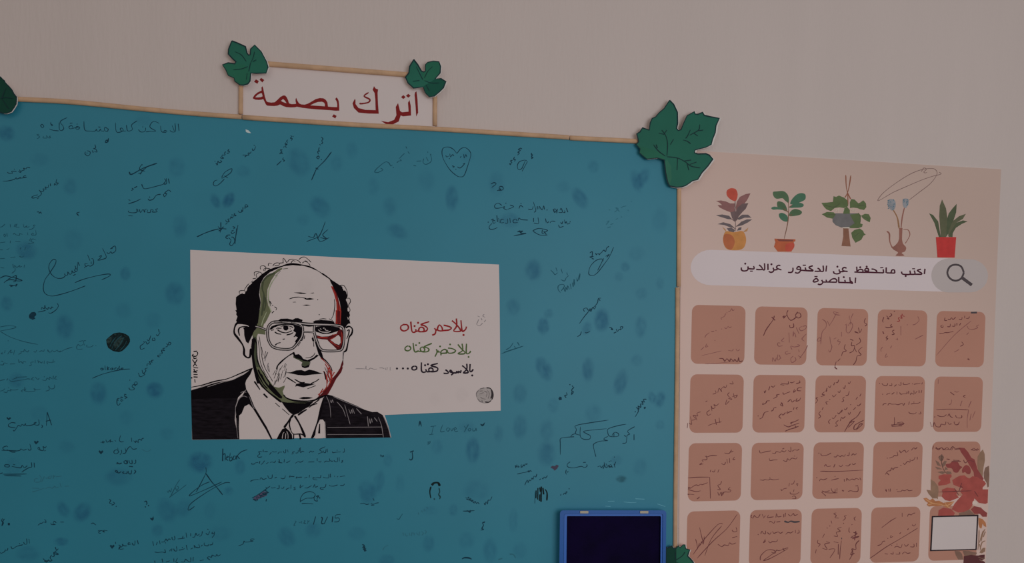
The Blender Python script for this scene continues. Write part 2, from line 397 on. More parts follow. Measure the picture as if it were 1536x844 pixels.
n1('D', "1104 496 1090 500 1086 514 1074 504 1060 512 1062 530 1044 516 1040 530 1026 514,1008 492 1012 524,950 520 930 524 916 510 926 474,890 520 880 512,870 524 850 520 844 528 850 506 836 520 820 526 812 506,806 526 790 518 786 530 800 530,776 528")
n1('D', "1050 576 1020 580 1000 560 980 576 968 600,960 570 966 606 940 614,930 586 934 604 920 624,910 580 880 590 874 606 892 616 912 600 900 588,900 572 906 574")
n1('D', "1090 580 1130 600 1160 580", m=M_ink3)
n1('D', "1040 660 1042 684 1026 692,1012 662 1014 690 996 686 990 664,980 664 978 688 960 690 950 676 968 668 974 686,934 686 912 694,896 682 910 690 890 692,990 712 1020 714,1030 740 1042 752 1026 770,1010 740 1006 768 988 766 984 746,976 750 974 766 958 764,954 750 940 760 956 766,930 750 914 762 890 756 888 744 902 750 898 762,886 748", w=1.25)
# --- bottom left
n1('E', "20 502 12 520 26 536 14 560 22 524 34 506", w=1.2); n1('E', "60 546 76 546", w=3)
n1('E', "490 530 462 530,432 536 416 524 408 544 426 548 396 550 390 536,350 516 352 534 336 530 320 540 310 540 290 556,344 512")
n1('E', "698 544 716 538 736 554"); n1('E', "826 598 800 594 790 604 806 606 780 596 766 600 756 612 774 618,764 592 752 600")
n1('E', "836 356 850 364 840 384 860 390,866 376 880 386 870 396 856 400,892 410", w=1.15); n1('E', "1106 376 1122 370 1128 390 1120 396,1140 404,1116 414", w=1.3)
n1('E', "222 660 226 694,204 656 206 696 190 700 180 684,178 704 130 716 96 736 84 716,60 730 56 748 40 744 36 756 10 770 0 762,150 696")
n1('E', "424 722 432 742 448 736,440 748 420 760 448 776 430 780 412 762 416 790 400 796,396 784 384 806 400 824 380 830 372 816,350 822 356 838 368 830,340 832 372 826,330 810 356 840", w=1.2)
n1('E', "1054 670 1062 700,1036 672 1034 704 1020 704 1014 690,1004 700 984 704 986 690 1000 692,976 712 950 712 940 700 936 720 916 722 920 738 950 736,910 706 926 716 908 740,886 682 888 698", w=1.1)
n1('E', "1380 204 1350 250 1330 292 1310 330,1430 244 1384 280 1320 326 1300 342,1282 290 1290 304 1300 286 1310 300 1318 270,1346 264 1358 290 1370 262 1356 256", w=1.0, m=M_ink2)
note('N', ("556 110 558 150 530 210 484 296,586 222 540 240 484 276 432 322 446 326 560 278 680 222,742 228 700 230 620 268 520 330 440 390 420 430 430 438 470 410,495 280 480 300", 1.0), ("556 156 600 220 640 264 686 322", 1.5))
n1('N', "622 604 620 630 604 650,612 606 602 616 620 620,586 600 574 628 556 616,572 586,530 600 524 630 506 640,510 620 490 634 480 616 470 644 452 646,440 616 440 640,404 612 410 650,396 652 360 658 340 660,382 636 376 652,316 636 318 664 300 664 296 644,286 664 270 660 262 676 250 660 238 680 214 684,246 690,200 672 206 700,184 684 176 706,148 678 156 712",
 "610 684 606 702 584 706,576 700 572 712 546 708 544 688,530 706 520 716,500 700 510 724 480 724 466 708 470 730,456 730 440 738,406 706 414 744,396 734 370 742 348 746,376 726,330 716 334 750 316 750 310 734,296 734 294 754,286 740 278 754,240 738 246 764 220 760 190 764 164 760",
 "670 780 650 790 640 780 630 794 606 784 600 800 580 796 568 806 590 822,540 820 510 828,460 798 458 832,440 800 440 834 420 830 400 816 390 836 366 834,340 806 326 836 344 844,310 810 312 836,280 828 250 836,220 812 226 840,164 826 166 844", w=1.05)
n1('N', "930 662 906 660 900 672 920 676 860 684 850 676 840 700 806 712", w=1.0)
# --- bottom middle
note('L', ("202 104 200 214,200 160 222 150 222 210", 1.5), ("236 184 252 176 240 170 232 196 250 208,268 140 262 208 284 204 280 176 264 190,316 170 298 172 294 200 312 196 322 168 326 204,420 112 370 130 336 160 312 200,326 164 350 194", 1.15))
n1('L', "1276 100 1280 130 1264 136,1250 132 1200 136 1176 140 1172 128,1214 118,1126 104 1128 136,1116 108 1112 138 1096 136 1092 120,1110 86 1060 112 1086 134 1060 144 1046 152,1010 126 990 134 984 124 966 140,924 130 904 128 890 140 890 90,880 130 882 98,870 118 866 140 846 142,840 130 820 136 826 148 810 152,776 112 780 136,760 108 758 138 744 140 738 122,726 134 700 136 690 150,680 130 656 134 640 128,632 136 616 156,600 130 570 130,560 112 560 134,550 130 520 130 530 150 510 166 520 180 550 176",
 "1268 206 1256 214 1266 220 1250 228,1232 180 1234 216,1216 180 1218 216 1196 218 1186 206,1180 214 1160 214 1156 204,1146 190 1146 216 1116 214 1100 226,1072 212 1068 222 1048 218,1038 190 1038 214,1012 220 960 222,916 210 890 224 870 218 844 234,800 210 780 222 764 228,748 196 744 226,730 230 700 226 690 216,700 196 706 230,670 210 660 226 640 222 620 226,606 226 584 238,572 210 556 232 540 246,530 214 526 236,516 226 490 230 480 240 456 240 460 230",
 "1284 344 1240 352,1224 346 1214 356,1192 348,1154 326 1156 358,1140 330 1140 360 1110 362 1090 356,1070 336 1066 360 1040 360 1020 364 1002 360 1006 376 1040 380,970 336 968 360,950 356 924 364,904 356 870 358 850 366 860 350,836 352 810 350 790 356 800 340,756 340 750 364 730 370 712 362,680 356 660 364,640 332 636 364 610 366 600 340,590 366 560 376 540 360 530 380,520 376 480 380 450 390 456 398",
 "1280 414 1270 428 1240 430,1220 424 1180 436 1150 432 1146 424,1116 416 1110 440 1090 450 1070 446 1066 460 1096 464,1046 436 1020 444 1016 420 1000 450,990 430 960 446 950 452 926 450,916 430 900 440 886 450 890 422,846 444 830 450 846 462 826 468,806 424 804 458,794 450 770 460 760 470,744 440 736 456 716 452,700 424 700 456 680 458,670 446 640 452 630 448,620 436 600 450 580 446", w=.95)
mb = MB(BT + .0001); mb.fill('L', "560 480 600 490 590 520 540 540 500 560 465 555 490 525 530 505", mat('mauve_ink', (66, 62, 84), .8, .1))
mb.ink('L', "600 450 560 480 500 520 460 540,570 470 600 490 550 500 590 510 530 520 570 530,520 500 540 540 500 530 510 560 470 550 500 570,610 490 540 520,590 550 584 570", M_ink, 1.1, .0001); mb.build('crossed_out_scribble', board)
n1('L', "888 578 892 540 920 500 970 484 1010 496 1020 516 1000 540 940 544 892 570,1010 530 1014 560 1040 568 1036 550 1050 520 1030 528 1060 534 1060 548,900 590 940 588 1004 592", w=1.05)
note('L', ("1176 704 1170 754,1072 712 1084 720 1076 764 1096 766", 1.7), ("1246 686 1204 692 1198 718 1226 716 1236 734 1220 750 1188 752,1130 706 1100 770,1024 704 1004 776", 1.0),
 ("968 738 960 752 950 738,956 746 952 770,920 744 932 742 920 764 942 766,904 748 892 758 906 764,840 744 852 750 838 768 832 784 846 782,880 758", .95, M_ink2))
n1('M', "452 98 460 58 472 100,454 80 468 78", w=1.3)
n1('M', "564 98 550 158,542 100 584 94,532 162 564 158,636 84 618 138 652 134,676 108 662 122 676 136 688 118 676 108,696 112 704 134 718 110,724 124 740 118 730 106 722 124 734 138 752 134,800 96 816 118,832 84 800 142,842 112 830 122 840 134 852 122 842 112,866 112 866 132 884 130 890 110 896 134", m=M_ink2, w=.95)
n1('M', "516 220 540 214 530 232 516 236,526 216 522 230", m=M_ink2); n1('M', "154 320 162 318 160 334,168 320 172 334,180 318 180 332")
n1('M', "384 296 412 286,400 292 404 340 390 356 378 346", w=1.5)
n1('M', "1192 396 1196 418,1204 392 1204 412,1192 408 1206 402,1218 398 1212 410 1226 408,1240 390 1236 404 1246 408 1254 392 1260 402 1270 386 1280 392 1282 380,1232 416 1250 408", "1206 464 1240 456 1280 448 1300 440 1320 442,1290 436 1296 450 1310 434", "1264 550 1284 510 1290 530 1300 510 1310 516 1320 494 1328 504 1336 480 1350 486 1358 462", "1376 508 1390 500,1400 494 1404 502 1414 486 1424 494 1440 474")
heart('M', "1462 414 1476 400 1494 404 1510 392 1526 400 1514 422 1494 438 1484 426", mat('brown_ink', (58, 54, 68), .8, .1))
n1('M', "810 644 826 650 832 640 842 662 850 650 856 674 866 662 872 684 884 674 894 690 904 682 916 694,816 656 850 668 880 690", "952 684 960 700 968 676 978 694 984 664 1000 664 1014 636")
n1('M', "790 748 830 748 880 744,820 740 838 756 850 740,840 760 850 752", w=1.1); n1('M', "280 806 300 810 312 790 328 768", m=M_ink2)
n1('M', "448 760 452 776,470 744 480 758,492 732 500 748,512 716 520 730", m=M_ink3)
n1('M', "0 692 30 688 50 698 70 692,100 650 108 668,84 690 100 696 120 688 144 684,86 704 110 702"); n1('M', "940 836 960 830", w=1.4)
n1('O', "1026 262 1012 266 1018 280 1008 300 1020 306 1000 310", w=1.3); n1('O', "262 400 276 406 264 420 280 414 270 432 286 424 276 440 290 436", w=1.3)
n1('O', "516 326 520 344,530 330 536 346 548 344,556 328 560 344,574 324 568 348,584 326 588 342,600 326 610 340,620 320 616 346,632 318 644 330 634 342,652 310 662 320 654 334", m=M_ink3)
n1('O', "884 490 900 482 930 484 944 492", w=2.0); n1('O', "1110 494 1136 486,1180 460 1204 462 1218 484", w=2.0, m=M_ink3); n1('O', "390 436 404 414 426 406", m=M_ink3)
# --- top middle
n1('F', "326 170 316 186 330 190 318 204 308 200,300 190 290 204 296 214 280 218,276 212 270 232 284 240 266 244 258 232,256 258 270 266 250 276 240 262 236 284 222 280,228 292 240 290,214 266 220 262", w=1.1)
n1('F', "514 140 524 144,530 150 520 176 506 180 504 166,496 190 486 204 474 198,468 202 478 216 460 218 428 216,460 220 446 232", w=1.1)
n1('F', "798 66 806 76 796 88 812 92 802 106,816 74,776 100 766 112 776 120,760 120 756 134 772 132 756 150 768 158,748 150 744 160,736 176 722 182 732 196 716 200 740 206,722 176,716 206,744 236 736 250 750 258 742 268,728 260 712 276 690 296", w=1.1)
note('F', ("1030 80 1040 84 1046 96 1036 108 1044 120 1034 132,1020 134 1028 142,1018 158 1012 180 1022 186 1006 190 1012 212,1008 224 998 236 1010 246 1018 232 1008 222,1034 252", 1.15), ("1112 192 1060 260 1000 320 980 360 958 410,990 316 1010 326", 1.3))
n1('F', "350 322 330 326 290 352 268 390,350 322 340 350 300 380 268 396,290 376 316 392,236 408 214 416 204 440 220 454 250 440 290 400")
n1('F', "462 598 470 610 452 616 450 600 462 598,446 612 448 630,432 618 430 650,420 636 424 652 404 656 396 644,372 662 364 672 380 682 360 684,360 680 350 700 340 690 336 710,348 676,330 706 316 710 326 726 306 730 300 714,312 740 298 748", w=1.15)
n1('F', "76 843 150 812 210 792 262 782 306 784,262 730 262 782 256 812,240 764 262 784 284 766,246 800 270 786", w=1.25)
n1('F', "352 766 370 772 358 784,360 796 344 800,372 806 350 820 340 806,336 830 310 832 316 844,394 754 380 830", "310 832 300 850 318 860,320 850 340 870 330 900 346 912 368 880 360 850 340 846,384 780 370 900", w=1.1)
n1('px', "296 355 304 351", w=1.2)
n1('px', "488 332 482 348 476 358,492 344 484 352 490 358 480 356,462 354 470 356 474 350 480 362 494 356,460 362 476 356", w=1.2)
n1('G', "110 348 130 320 190 272 220 276 236 300 248 292,110 348 140 350 176 330 158 318,256 312,282 276 300 262 318 260 308 252,300 246 330 214 342 206,352 152 360 166,368 190 380 208", m=M_ink2)
n1('G', "410 296 430 300,434 264 470 262,490 244 484 270 500 288 530 280 550 254 540 210 546 220,508 232 524 264,520 190 520 200", m=M_ink2)
mb = MB(BT + .00012); mb.ink('G', "744 206 720 176 690 158 660 156 634 170 630 210 646 260 690 330 740 374 770 384 800 372 830 290 850 220 844 190 820 166 796 160 770 172 744 206", M_ink, .95)
mb.ink('G', "658 220 666 232 680 224,690 206 694 232 710 214 722 224,686 244,776 226 770 238,796 210 800 240 812 214 820 232,706 300 724 306 712 316,736 326,746 306 770 316 806 280 790 286", M_ink, 1.0); mb.build('heart_outline_note', board)
n1('G', "1236 162 1214 176 1232 180 1212 196 1224 202 1208 218,1240 168,1186 230 1180 250 1194 252 1184 266,1172 256 1156 262 1166 276 1148 284 1160 292", w=1.2)
n1('G', "1316 200 1318 218 1326 214 1316 232 1328 236 1314 246", w=1.4); n1('G', "1282 262 1260 256 1222 270 1208 300 1216 328 1240 322 1256 290 1268 262,1286 266 1244 342")
n1('G', "1004 440 1030 428 1044 440 1010 466,1070 490 1098 482 1096 462 1076 458 1068 472 1082 480 1052 490", w=1.2)
n1('G', "1090 604 1060 586 1034 602 1040 624 1080 622 1110 612 1104 626 1130 640,1150 600 1180 614 1130 634,1120 586,1254 618 1232 604 1220 628,1236 590,1290 632 1320 634 1330 610,1330 576 1350 640 1336 656,1360 634 1362 610,1374 634 1376 610 1390 630 1400 636 1410 606 1416 636,1436 638,1500 628 1484 636 1496 650,1516 630 1510 660",
 "1150 700 1154 736,1132 704 1134 738 1114 738,1104 712 1084 710 1080 736 1106 734,1064 700 1070 736,1050 680 1056 730,1040 724 1020 716 1024 740 1040 734,1014 740 992 766 1000 786 1030 784 1056 772,1006 716 1024 706,984 732,1290 716 1240 712 1220 700 1214 720,1206 724 1196 708 1176 718 1180 736 1212 734,1366 694 1370 742 1334 738,1332 700 1332 730,1424 704 1430 734,1450 728 1436 738,1500 726 1470 724 1460 738", w=1.05)
n1('H', "458 582 470 606 484 590 470 580,490 600 486 612,512 590 520 574 530 604 500 606,546 590 550 606 536 606,560 572 572 604,516 680 526 694 534 672,546 660 552 690 560 676 570 696 590 684,500 700 510 720 540 712,590 676", w=1.05)
n1('G', "1326 798 1370 780 1430 790 1440 800,1326 800 1380 830 1440 830,1400 790 1400 820 1440 796,1410 800 1430 826,1230 796 1208 806 1250 800 1230 816 1276 818 1180 836,1218 800 1250 824", w=1.2)
# --- right
n1('H', "892 586,930 604 960 580 940 570 970 600,980 570 1000 560 1020 556,1060 522,1036 590,866 700 890 670 870 680,900 700 920 690,940 660 956 652,984 640,876 724 900 716", m=M_ink3)
n1('I', "740 150 760 140 756 182 740 180 770 176,784 150 792 164 800 150,808 150 814 164 824 146,830 150 838 136 850 128 862 140 870 112 888 98,756 192 772 196", w=1.15)
n1('I', "924 104 890 180 840 250 800 300 768 322 740 318 732 300 746 250 790 206 836 196 830 226 800 284,846 190 840 214,862 176 890 160 870 184")
n1('I', "440 280 462 302 474 316 494 300,480 262 490 290,520 270 530 304,520 354 546 364 560 340 580 322,564 300 570 320,516 454 498 430 500 400 530 390 546 404 520 442,540 414 552 446 556 410 566 434 570 400 584 430,590 386 598 426,606 376 614 410 620 350 624 400,640 340 646 366 666 306 660 360", m=M_ink2)
n1('I', "828 496 806 500 800 530 776 560 740 590 700 636 660 692,700 600 692 580 716 572 730 590 744 576 748 600 764 566 776 580 788 556,806 496 820 516")
n1('I', "644 792 668 776 676 750,704 760 718 762 744 750"); n1('I', "890 720 906 724 916 738 902 732", w=1.5); n1('I', "924 764 944 756,944 732 952 752 966 736 980 738 976 716 994 716 988 730", w=1.1)
n1('J', "60 156 130 130 230 96,80 144 150 122 228 96,96 126 130 104 152 70,160 96 170 110,186 68 200 92", m=M_ink2, w=1.1)
n1('J', "560 452 566 470 548 476 560 494,604 400 612 408,620 410 600 436 616 446 600 468 606 440,588 392", w=1.2)
n1('J', "1176 504 1152 506 1160 526 1140 520 1150 544 1130 540 1132 566 1110 556 1120 580 1096 566,1110 580 1112 600 1088 640,1090 600", w=1.25)
n1('J', "884 664 760 682 634 706 638 736 630 766 650 776 670 780,668 714 668 790 700 812 740 808 744 784 716 768 700 748 870 730,628 768 604 778 596 792 620 792 560 796 516 806 514 844 514 930", "1020 696 960 706 884 730 878 756 888 784 920 792 960 786 958 766 930 758 910 784,926 764 926 792,880 790 856 800 850 814 878 822 820 826 776 844 768 862 778 910 788 946", "1086 714 1046 736 1030 752 1046 772 1026 784 1020 836 990 842,1018 790 1004 780,1080 774 1080 818", w=1.0)
n1('K', "590 216 570 232 568 250 584 260 620 262 660 254 680 252 700 260 720 250 716 236,560 276 556 300 562 314,566 298 576 290,690 222 710 220,800 256 820 248 830 262 844 244 854 240 842 272,850 220 860 256 876 256 864 228,880 240 890 258 910 250 900 238 888 250 920 258,890 214,902 210,926 232 934 260,930 240 940 216,930 180")
n1('K', "516 476 520 464,536 470 546 456 556 464 560 446 570 452,582 424", w=1.1)
heart('F', "452 20 475 28 495 50 470 46 455 40", mat('torn_paper', (150, 158, 158)), 'torn_scrap')
n1('K', "860 556 900 560,1000 524 1060 530 1100 528,1090 500 1160 503,880 520 930 518,1260 540 1320 560", w=.6, m=mat('scuff', (84, 136, 148)))

# fingerprints on the board
disc = bpy.data.meshes.new('fingerprint')
dv = [(0, 0, 0)] + [(math.cos(k*math.pi/16), 0, math.sin(k*math.pi/16)) for k in range(32)]
disc.from_pydata(dv, [], [(0, 1 + (k+1) % 32, 1 + k)[::-1] for k in range(32)][:])
disc.materials.append(stain('blue_finger_ink', (30, 74, 108)))
disc2 = disc.copy(); disc2.materials.clear(); disc2.materials.append(stain('black_finger_ink', (14, 18, 20), False))
fpn = [0]
def fp(x, y, rx, ry, rot, k, me=disc, parent=None, h=None):
    parent = parent or board
    fpn[0] += 1
    o = bpy.data.objects.new('fingerprint', me); COL.objects.link(o); o.parent = parent
    hh = (BT if h is None else h) + .00003 + (fpn[0] % 9) * .000006
    s = pxsize(x, y)
    o.location = P(x, y, hh) - parent.location
    o.scale = (rx*s*1.15, 1, ry*s*1.15); o.rotation_euler = (0, math.radians(rot), 0)
    o.color = (1, 1, 1, k*.62)
for t in """10 200 14 14 0 .5;105 280 12 15 0 .25;265 250 14 18 0 .25;270 340 12 20 0 .3;40 375 17 17 0 .45;188 410 9 12 0 .4;262 440 16 20 0 .5;10 455 10 14 0 .35;97 490 15 22 0 .45;185 465 14 14 0 .2;230 480 14 16 0 .15;25 570 14 14 0 .35;148 590 14 20 0 .55;232 585 14 14 20 .75;190 625 12 14 0 .15;250 650 12 12 0 .15;300 693 20 18 0 .8;100 670 14 12 0 .2;178 715 22 16 0 .35;95 763 10 15 -25 .5;123 768 14 18 35 .6;92 812 12 8 0 .5;42 830 20 14 0 .3;250 765 16 22 -20 .35;275 762 14 18 30 .25;236 795 10 12 0 .3;315 765 10 16 0 .15;343 736 8 8 0 .35;430 805 14 18 -30 .4;470 795 14 14 0 .3;448 243 18 24 -25 .35;365 257 12 10 0 .2;480 310 15 20 -40 .4;455 330 12 10 0 .15;323 301 8 13 -25 .5;343 300 9 14 28 .8;528 225 10 14 0 .2;678 297 11 20 0 .5;596 347 18 12 20 .4;585 310 12 16 0 .25;745 275 14 20 0 .2;870 297 11 18 -35 .5;955 272 10 18 -20 .35;963 268 10 18 35 .45;845 280 12 10 0 .15;890 250 10 10 0 .25;800 405 14 17 0 .5;815 489 10 14 0 .6;823 470 8 8 0 .3;880 492 8 11 20 .35;903 480 13 18 0 .6;961 490 10 17 0 .35;938 400 8 8 0 .3;928 415 8 8 0 .2;962 440 10 10 0 .2;990 425 7 10 0 .2;816 553 12 20 -28 .65;882 554 10 19 0 .5;931 573 11 20 14 .5;955 540 10 10 0 .2;990 599 9 13 20 .5;978 596 6 10 -10 .4;780 590 12 16 0 .3;830 608 10 12 0 .2;780 640 12 20 0 .35;820 645 12 18 0 .25;990 637 8 8 0 .2;820 680 15 20 0 .45;709 675 12 21 0 .55;656 670 10 12 0 .25;582 690 8 12 0 .2;550 738 14 20 -15 .5;567 725 10 22 15 .35;600 725 8 16 0 .15;715 735 22 18 0 .2;645 765 14 8 0 .15;680 765 8 10 0 .3;643 815 10 14 0 .35;735 825 12 20 0 .3;700 810 14 14 0 .2;770 780 8 20 0 .2;780 825 12 14 0 .2;580 840 14 10 0 .3;925 690 10 8 0 .25;960 700 12 14 0 .2;640 270 14 20 0 .15;560 280 10 16 0 .15;770 460 12 14 0 .3;765 330 16 12 0 .3;360 700 10 14 0 .3;60 240 16 12 0 .15;110 360 16 20 0 .15;330 800 20 14 0 .15;990 330 14 20 0 .15;700 235 12 9 0 .15;60 620 16 14 0 .15;505 245 10 14 0 .2;700 640 14 10 0 .2;748 650 8 14 0 .25;535 800 16 12 0 .2;890 620 14 16 0 .2;955 380 14 12 0 .15;20 700 14 18 0 .15;215 180 14 10 0 .12""".split(';'):
    fp(*[float(q) for q in t.split()])
MT = mat('greenish_black_ink', (14, 26, 28), .7, .1, .5, 500); MT2 = mat('worn_black_ink', (30, 44, 44), .7, .1, .5, 500); MT3 = mat('smudged_ink', (26, 56, 62), .7, .1, .3, 400)
mb = MB(BT + .0001); mb.fill('tp', "250 380 290 340 350 290 400 255 450 245 510 238 580 250 640 275 690 310 715 370 712 420 680 480 620 550 560 600 500 622 440 612 380 600 320 560 290 540 262 470 255 420", MT)
mb.fill('tp', "265 380 330 330 360 350 340 420 300 460 270 440,410 265 450 262 440 290 415 290,600 290 640 300 620 320,420 400 520 330 580 360 560 440 500 520 430 540 400 480", MT2, .00008, True)
mb.ink('tp', "360 560 400 470 480 360 560 300,420 590 500 500 560 400 600 330,320 520 370 420 440 330,520 590 600 500 650 400", MT3, 1.1, .00014); mb.build('fingerprint', board)
fp(932, 718, 9, 6, 0, .6, disc2)
mb = MB(BT + .0002)
mb.ink('M', "545 560 536 600 544 650", MT, 2.0); mb.ink('M', "550 550 570 532 600 532 612 556", MT, 3.2); mb.ink('M', "606 570 612 600 604 620 616 640 610 656,570 650 572 662", MT3, 1.8); mb.build('fingerprint', board)
mb = MB(BT + .0002)
mb.ink('M', "1352 590 1350 650,1366 570 1364 660,1380 566 1384 600,1392 560 1390 676,1404 570 1410 620,1420 580 1436 610 1434 668,1380 620 1378 670", MT, 2.0); mb.ink('M', "1345 600 1342 690", M_ink2, 1); mb.build('fingerprint', board)

# ------------------------------------------------------------------ title sign above the board
sign = thing('title_sign', 'white title strip with dark red lettering and wooden rods, above the teal board', 'sign', 507, 185)
SH = .0012
w = MB(); w.slab([(361,90),(400,95),(612,111),(653,114),(653,190.5),(600,188),(540,184.5),(450,178.5),(361,172.5)], M_white, 0, SH); w.build('paper_strip', sign)
for pts, wd in [([(361.8,92),(361.8,110),(361.2,140),(361,171)], 6.6), ([(378,93.9),(401.6,95.8),(500,103.3),(612,112),(640,114)], 8.0), ([(652.8,118),(652.6,144),(652.4,188.6)], 6.4)]:
    r = pxsize(*pts[1]) * wd / 2
    w = MB(); tube(w, smooth(pts, 3), r, M_wood, 10, SH + r*.5); w.build('wooden_rod', sign, True)
mb = MB(SH + .00012)     # first word
mb.fill('s', "1224 356 1232 352 1238 400 1242 480 1230 504 1226 440 1220 372", M_red)
mb.fill('s', "1180 420 1190 404 1197 440 1199 498 1150 503 1136 497 1124 534 1092 550 1050 552 1016 530 1060 538 1096 524 1110 496 1106 446 1120 422 1132 470 1144 478 1184 474", M_red)
mb.fill('s', "1138 386 1152 374 1166 386 1152 398,1168 378 1182 366 1196 378 1182 390", M_red); mb.build('lettering', sign)
mb = MB(SH + .00012)
mb.fill('s', "966 342 974 320 984 334 999 340 996 360 998 420 1003 487 940 486 880 480 852 452 844 424 858 396 862 404 862 428 880 452 920 463 984 465 982 400 978 362", M_red)
mb.ink('s', "942 358 914 380 948 400 940 418 900 426 886 424", M_red, 2.3, vary=.1); mb.build('lettering', sign)
mb = MB(SH + .00012)
mb.holes('s2', "1392 345 1410 370 1422 400 1428 470 1430 536 1380 538 1300 530 1200 524 1100 518 1000 508 900 496 840 484 820 480 790 488 730 490 670 486 620 470 590 452 575 448 540 464 490 470 440 468 390 464 372 446 350 400 335 370 310 378 270 382 220 378 184 360 186 348 210 310 250 276 290 256 312 246 308 205 324 184 334 215 345 270 360 340 380 400 400 412 450 420 500 415 540 380 580 340 620 318 650 318 670 340 690 380 706 430 740 442 790 440 808 435 800 400 800 370 810 352 825 390 850 430 880 445 930 450 980 434 1040 400 1090 370 1150 354 1200 358 1235 380 1258 415 1268 478 1330 484 1400 486 1400 440 1390 400 1372 372 1380 355,1010 460 1070 430 1120 412 1180 408 1210 420 1222 445 1222 474 1150 468 1080 464,590 395 620 368 645 390 672 430 640 420 610 408,218 345 250 310 290 288 314 284 326 330 300 342 260 346", M_red)
mb.fill('s2', "202 120 230 86 272 110 250 150,282 92 304 64 350 96 322 130,1326 620 1350 588 1392 612 1372 648", M_red); mb.build('lettering', sign)

# ------------------------------------------------------------------ paper leaves
G1 = mat('leaf_green', (20, 74, 60), .6, .3, .12, 14); G2 = mat('leaf_green_light', (20, 74, 56), .6, .3, .15, 20)
G3 = mat('leaf_green_dark', (5, 44, 34), .6, .2, .15, 20); G6 = mat('leaf_green_deep', (12, 60, 48), .6, .2, .12, 20); G4 = mat('leaf_vein', (4, 30, 34), .6, .3); G5 = mat('leaf_olive', (32, 82, 64), .6, .3, .2, 30)
M_cut = mat('cut_paper_edge', (168, 160, 156), .8, .2)
def leaf(label, tile, outline, veins, green, cen, h0, curl, cx2=None, patches=(), vw=1.1):
    cxp, cyp = cen
    o = thing('paper_leaf', label, 'leaf', cxp, cyp)
    hf = lambda x, y: h0 + curl * ((x-cxp)**2 + (y-cyp)**2) / 3600.0
    out = parse(tile, outline)[0]
    mb = MB(); mb.hf = hf
    back = [(cxp + (x-cxp)*1.02 + 1.5, cyp + (y-cyp)*1.02 + .7) for x, y in out]
    gridpoly(mb, back, M_cut, 0.0, depth=.0005); mb.build('cut_paper', o, True)
    mb = MB(); mb.hf = hf; gridpoly(mb, out, green, .00025)
    mb.line(out + [out[0]], G4, 1.6, .0006, sm=False, cap=False)
    mb.build('printed_leaf', o, True)
    if patches:
        mb = MB(); mb.hf = hf
        for t, m in patches:
            for pts in parse(tile, t): gridpoly(mb, pts, m, .0004)
        mb.build('lobe_shading', o, True)
    if veins:
        mb = MB(); mb.hf = hf
        for p in parse(tile, veins): mb.line(p, G4, vw, .0008)
        mb.build('veins', o)
    return o
leaf('largest dark green paper vine leaf, on the top right corner of the teal board', 'l',
 "320 100 350 130 378 190 380 270 372 310 385 325 405 320 420 280 450 215 495 190 503 184 510 202 530 205 565 190 578 212 620 222 690 235 665 290 660 340 640 390 630 430 590 450 510 470 505 490 530 500 590 498 615 508 642 538 605 590 560 640 530 690 490 700 470 715 440 735 410 745 370 748 320 738 305 710 290 640 285 590 280 545 230 530 150 538 95 492 100 462 70 430 90 410 75 350 100 335 118 305 168 322 175 270 190 235 215 225 240 195 280 160",
 "262 322 290 360 304 410 304 470 300 516,300 322 280 350,240 345 282 354,350 390 326 430,200 430 240 480 290 516,230 455 220 430,300 520 380 530 440 560 480 590 550 604,480 545 430 552,520 560 470 578,380 530 376 620,450 570 464 620,420 396 450 404 478 424,475 320 456 362 440 384,545 280 538 320 500 344 470 360,538 326 570 322,500 344 530 366", G1, (1000, 226), .0080, -.0008,
 patches=(("85 440 130 450 230 480 285 520 280 545 230 530 150 538 95 492 100 462", G2), ("285 560 300 540 330 590 335 680 320 738 305 710 290 640", G5)), vw=1.0)
leaf('green paper leaf on the left end of the title strip', 's',
 "112 45 140 55 195 80 205 120 214 132 224 128 225 95 250 70 290 110 322 170 332 205 320 240 260 242 228 240 222 290 210 306 182 314 160 312 130 290 125 270 90 255 75 220 55 190 90 178 130 184 137 172 118 155 90 125 92 95",
 "130 110 170 130 200 170,250 110 240 150 225 180,120 220 170 215 210 200,200 280 205 240,225 180 215 230,260 160 240 170", G1, (368, 92), .0075, -.001, patches=(("90 178 130 184 190 190 222 240 222 290 182 314 160 312 130 290 125 270 90 255 75 220 55 190", G2),), vw=.8)
leaf('green paper leaf on the right end of the title strip', 's',
 "1215 158 1240 190 1262 228 1276 234 1286 228 1285 190 1300 175 1335 168 1368 172 1378 200 1375 240 1345 275 1380 274 1410 292 1395 330 1370 355 1340 380 1310 385 1285 360 1272 325 1240 328 1215 332 1180 300 1165 265 1185 240 1190 200",
 "1230 200 1250 240 1270 280,1330 200 1300 230 1280 270,1370 300 1320 300 1280 285,1210 290 1250 285,1310 350 1290 310", G1, (636, 117), .0075, -.001, patches=(("1262 228 1276 234 1286 228 1285 190 1300 175 1335 168 1368 172 1378 200 1375 240 1345 275 1275 290", G2), ("1275 320 1345 276 1380 274 1410 292 1395 330 1370 355 1340 380 1310 385 1285 360", G6)), vw=.8)
leaf('dark green paper leaf cut off by the left edge of the picture', 'z',
 "0 190 30 220 55 240 58 255 80 280 100 300 130 335 140 350 160 390 188 425 190 430 188 480 186 505 160 550 130 592 80 612 40 612 0 600 -120 560 -190 470 -160 360 -100 250",
 "0 440 60 430 150 440,20 440 50 360 70 320,20 440 70 520 100 560", G3, (0, 145), .0080, -.0008, vw=1.0)
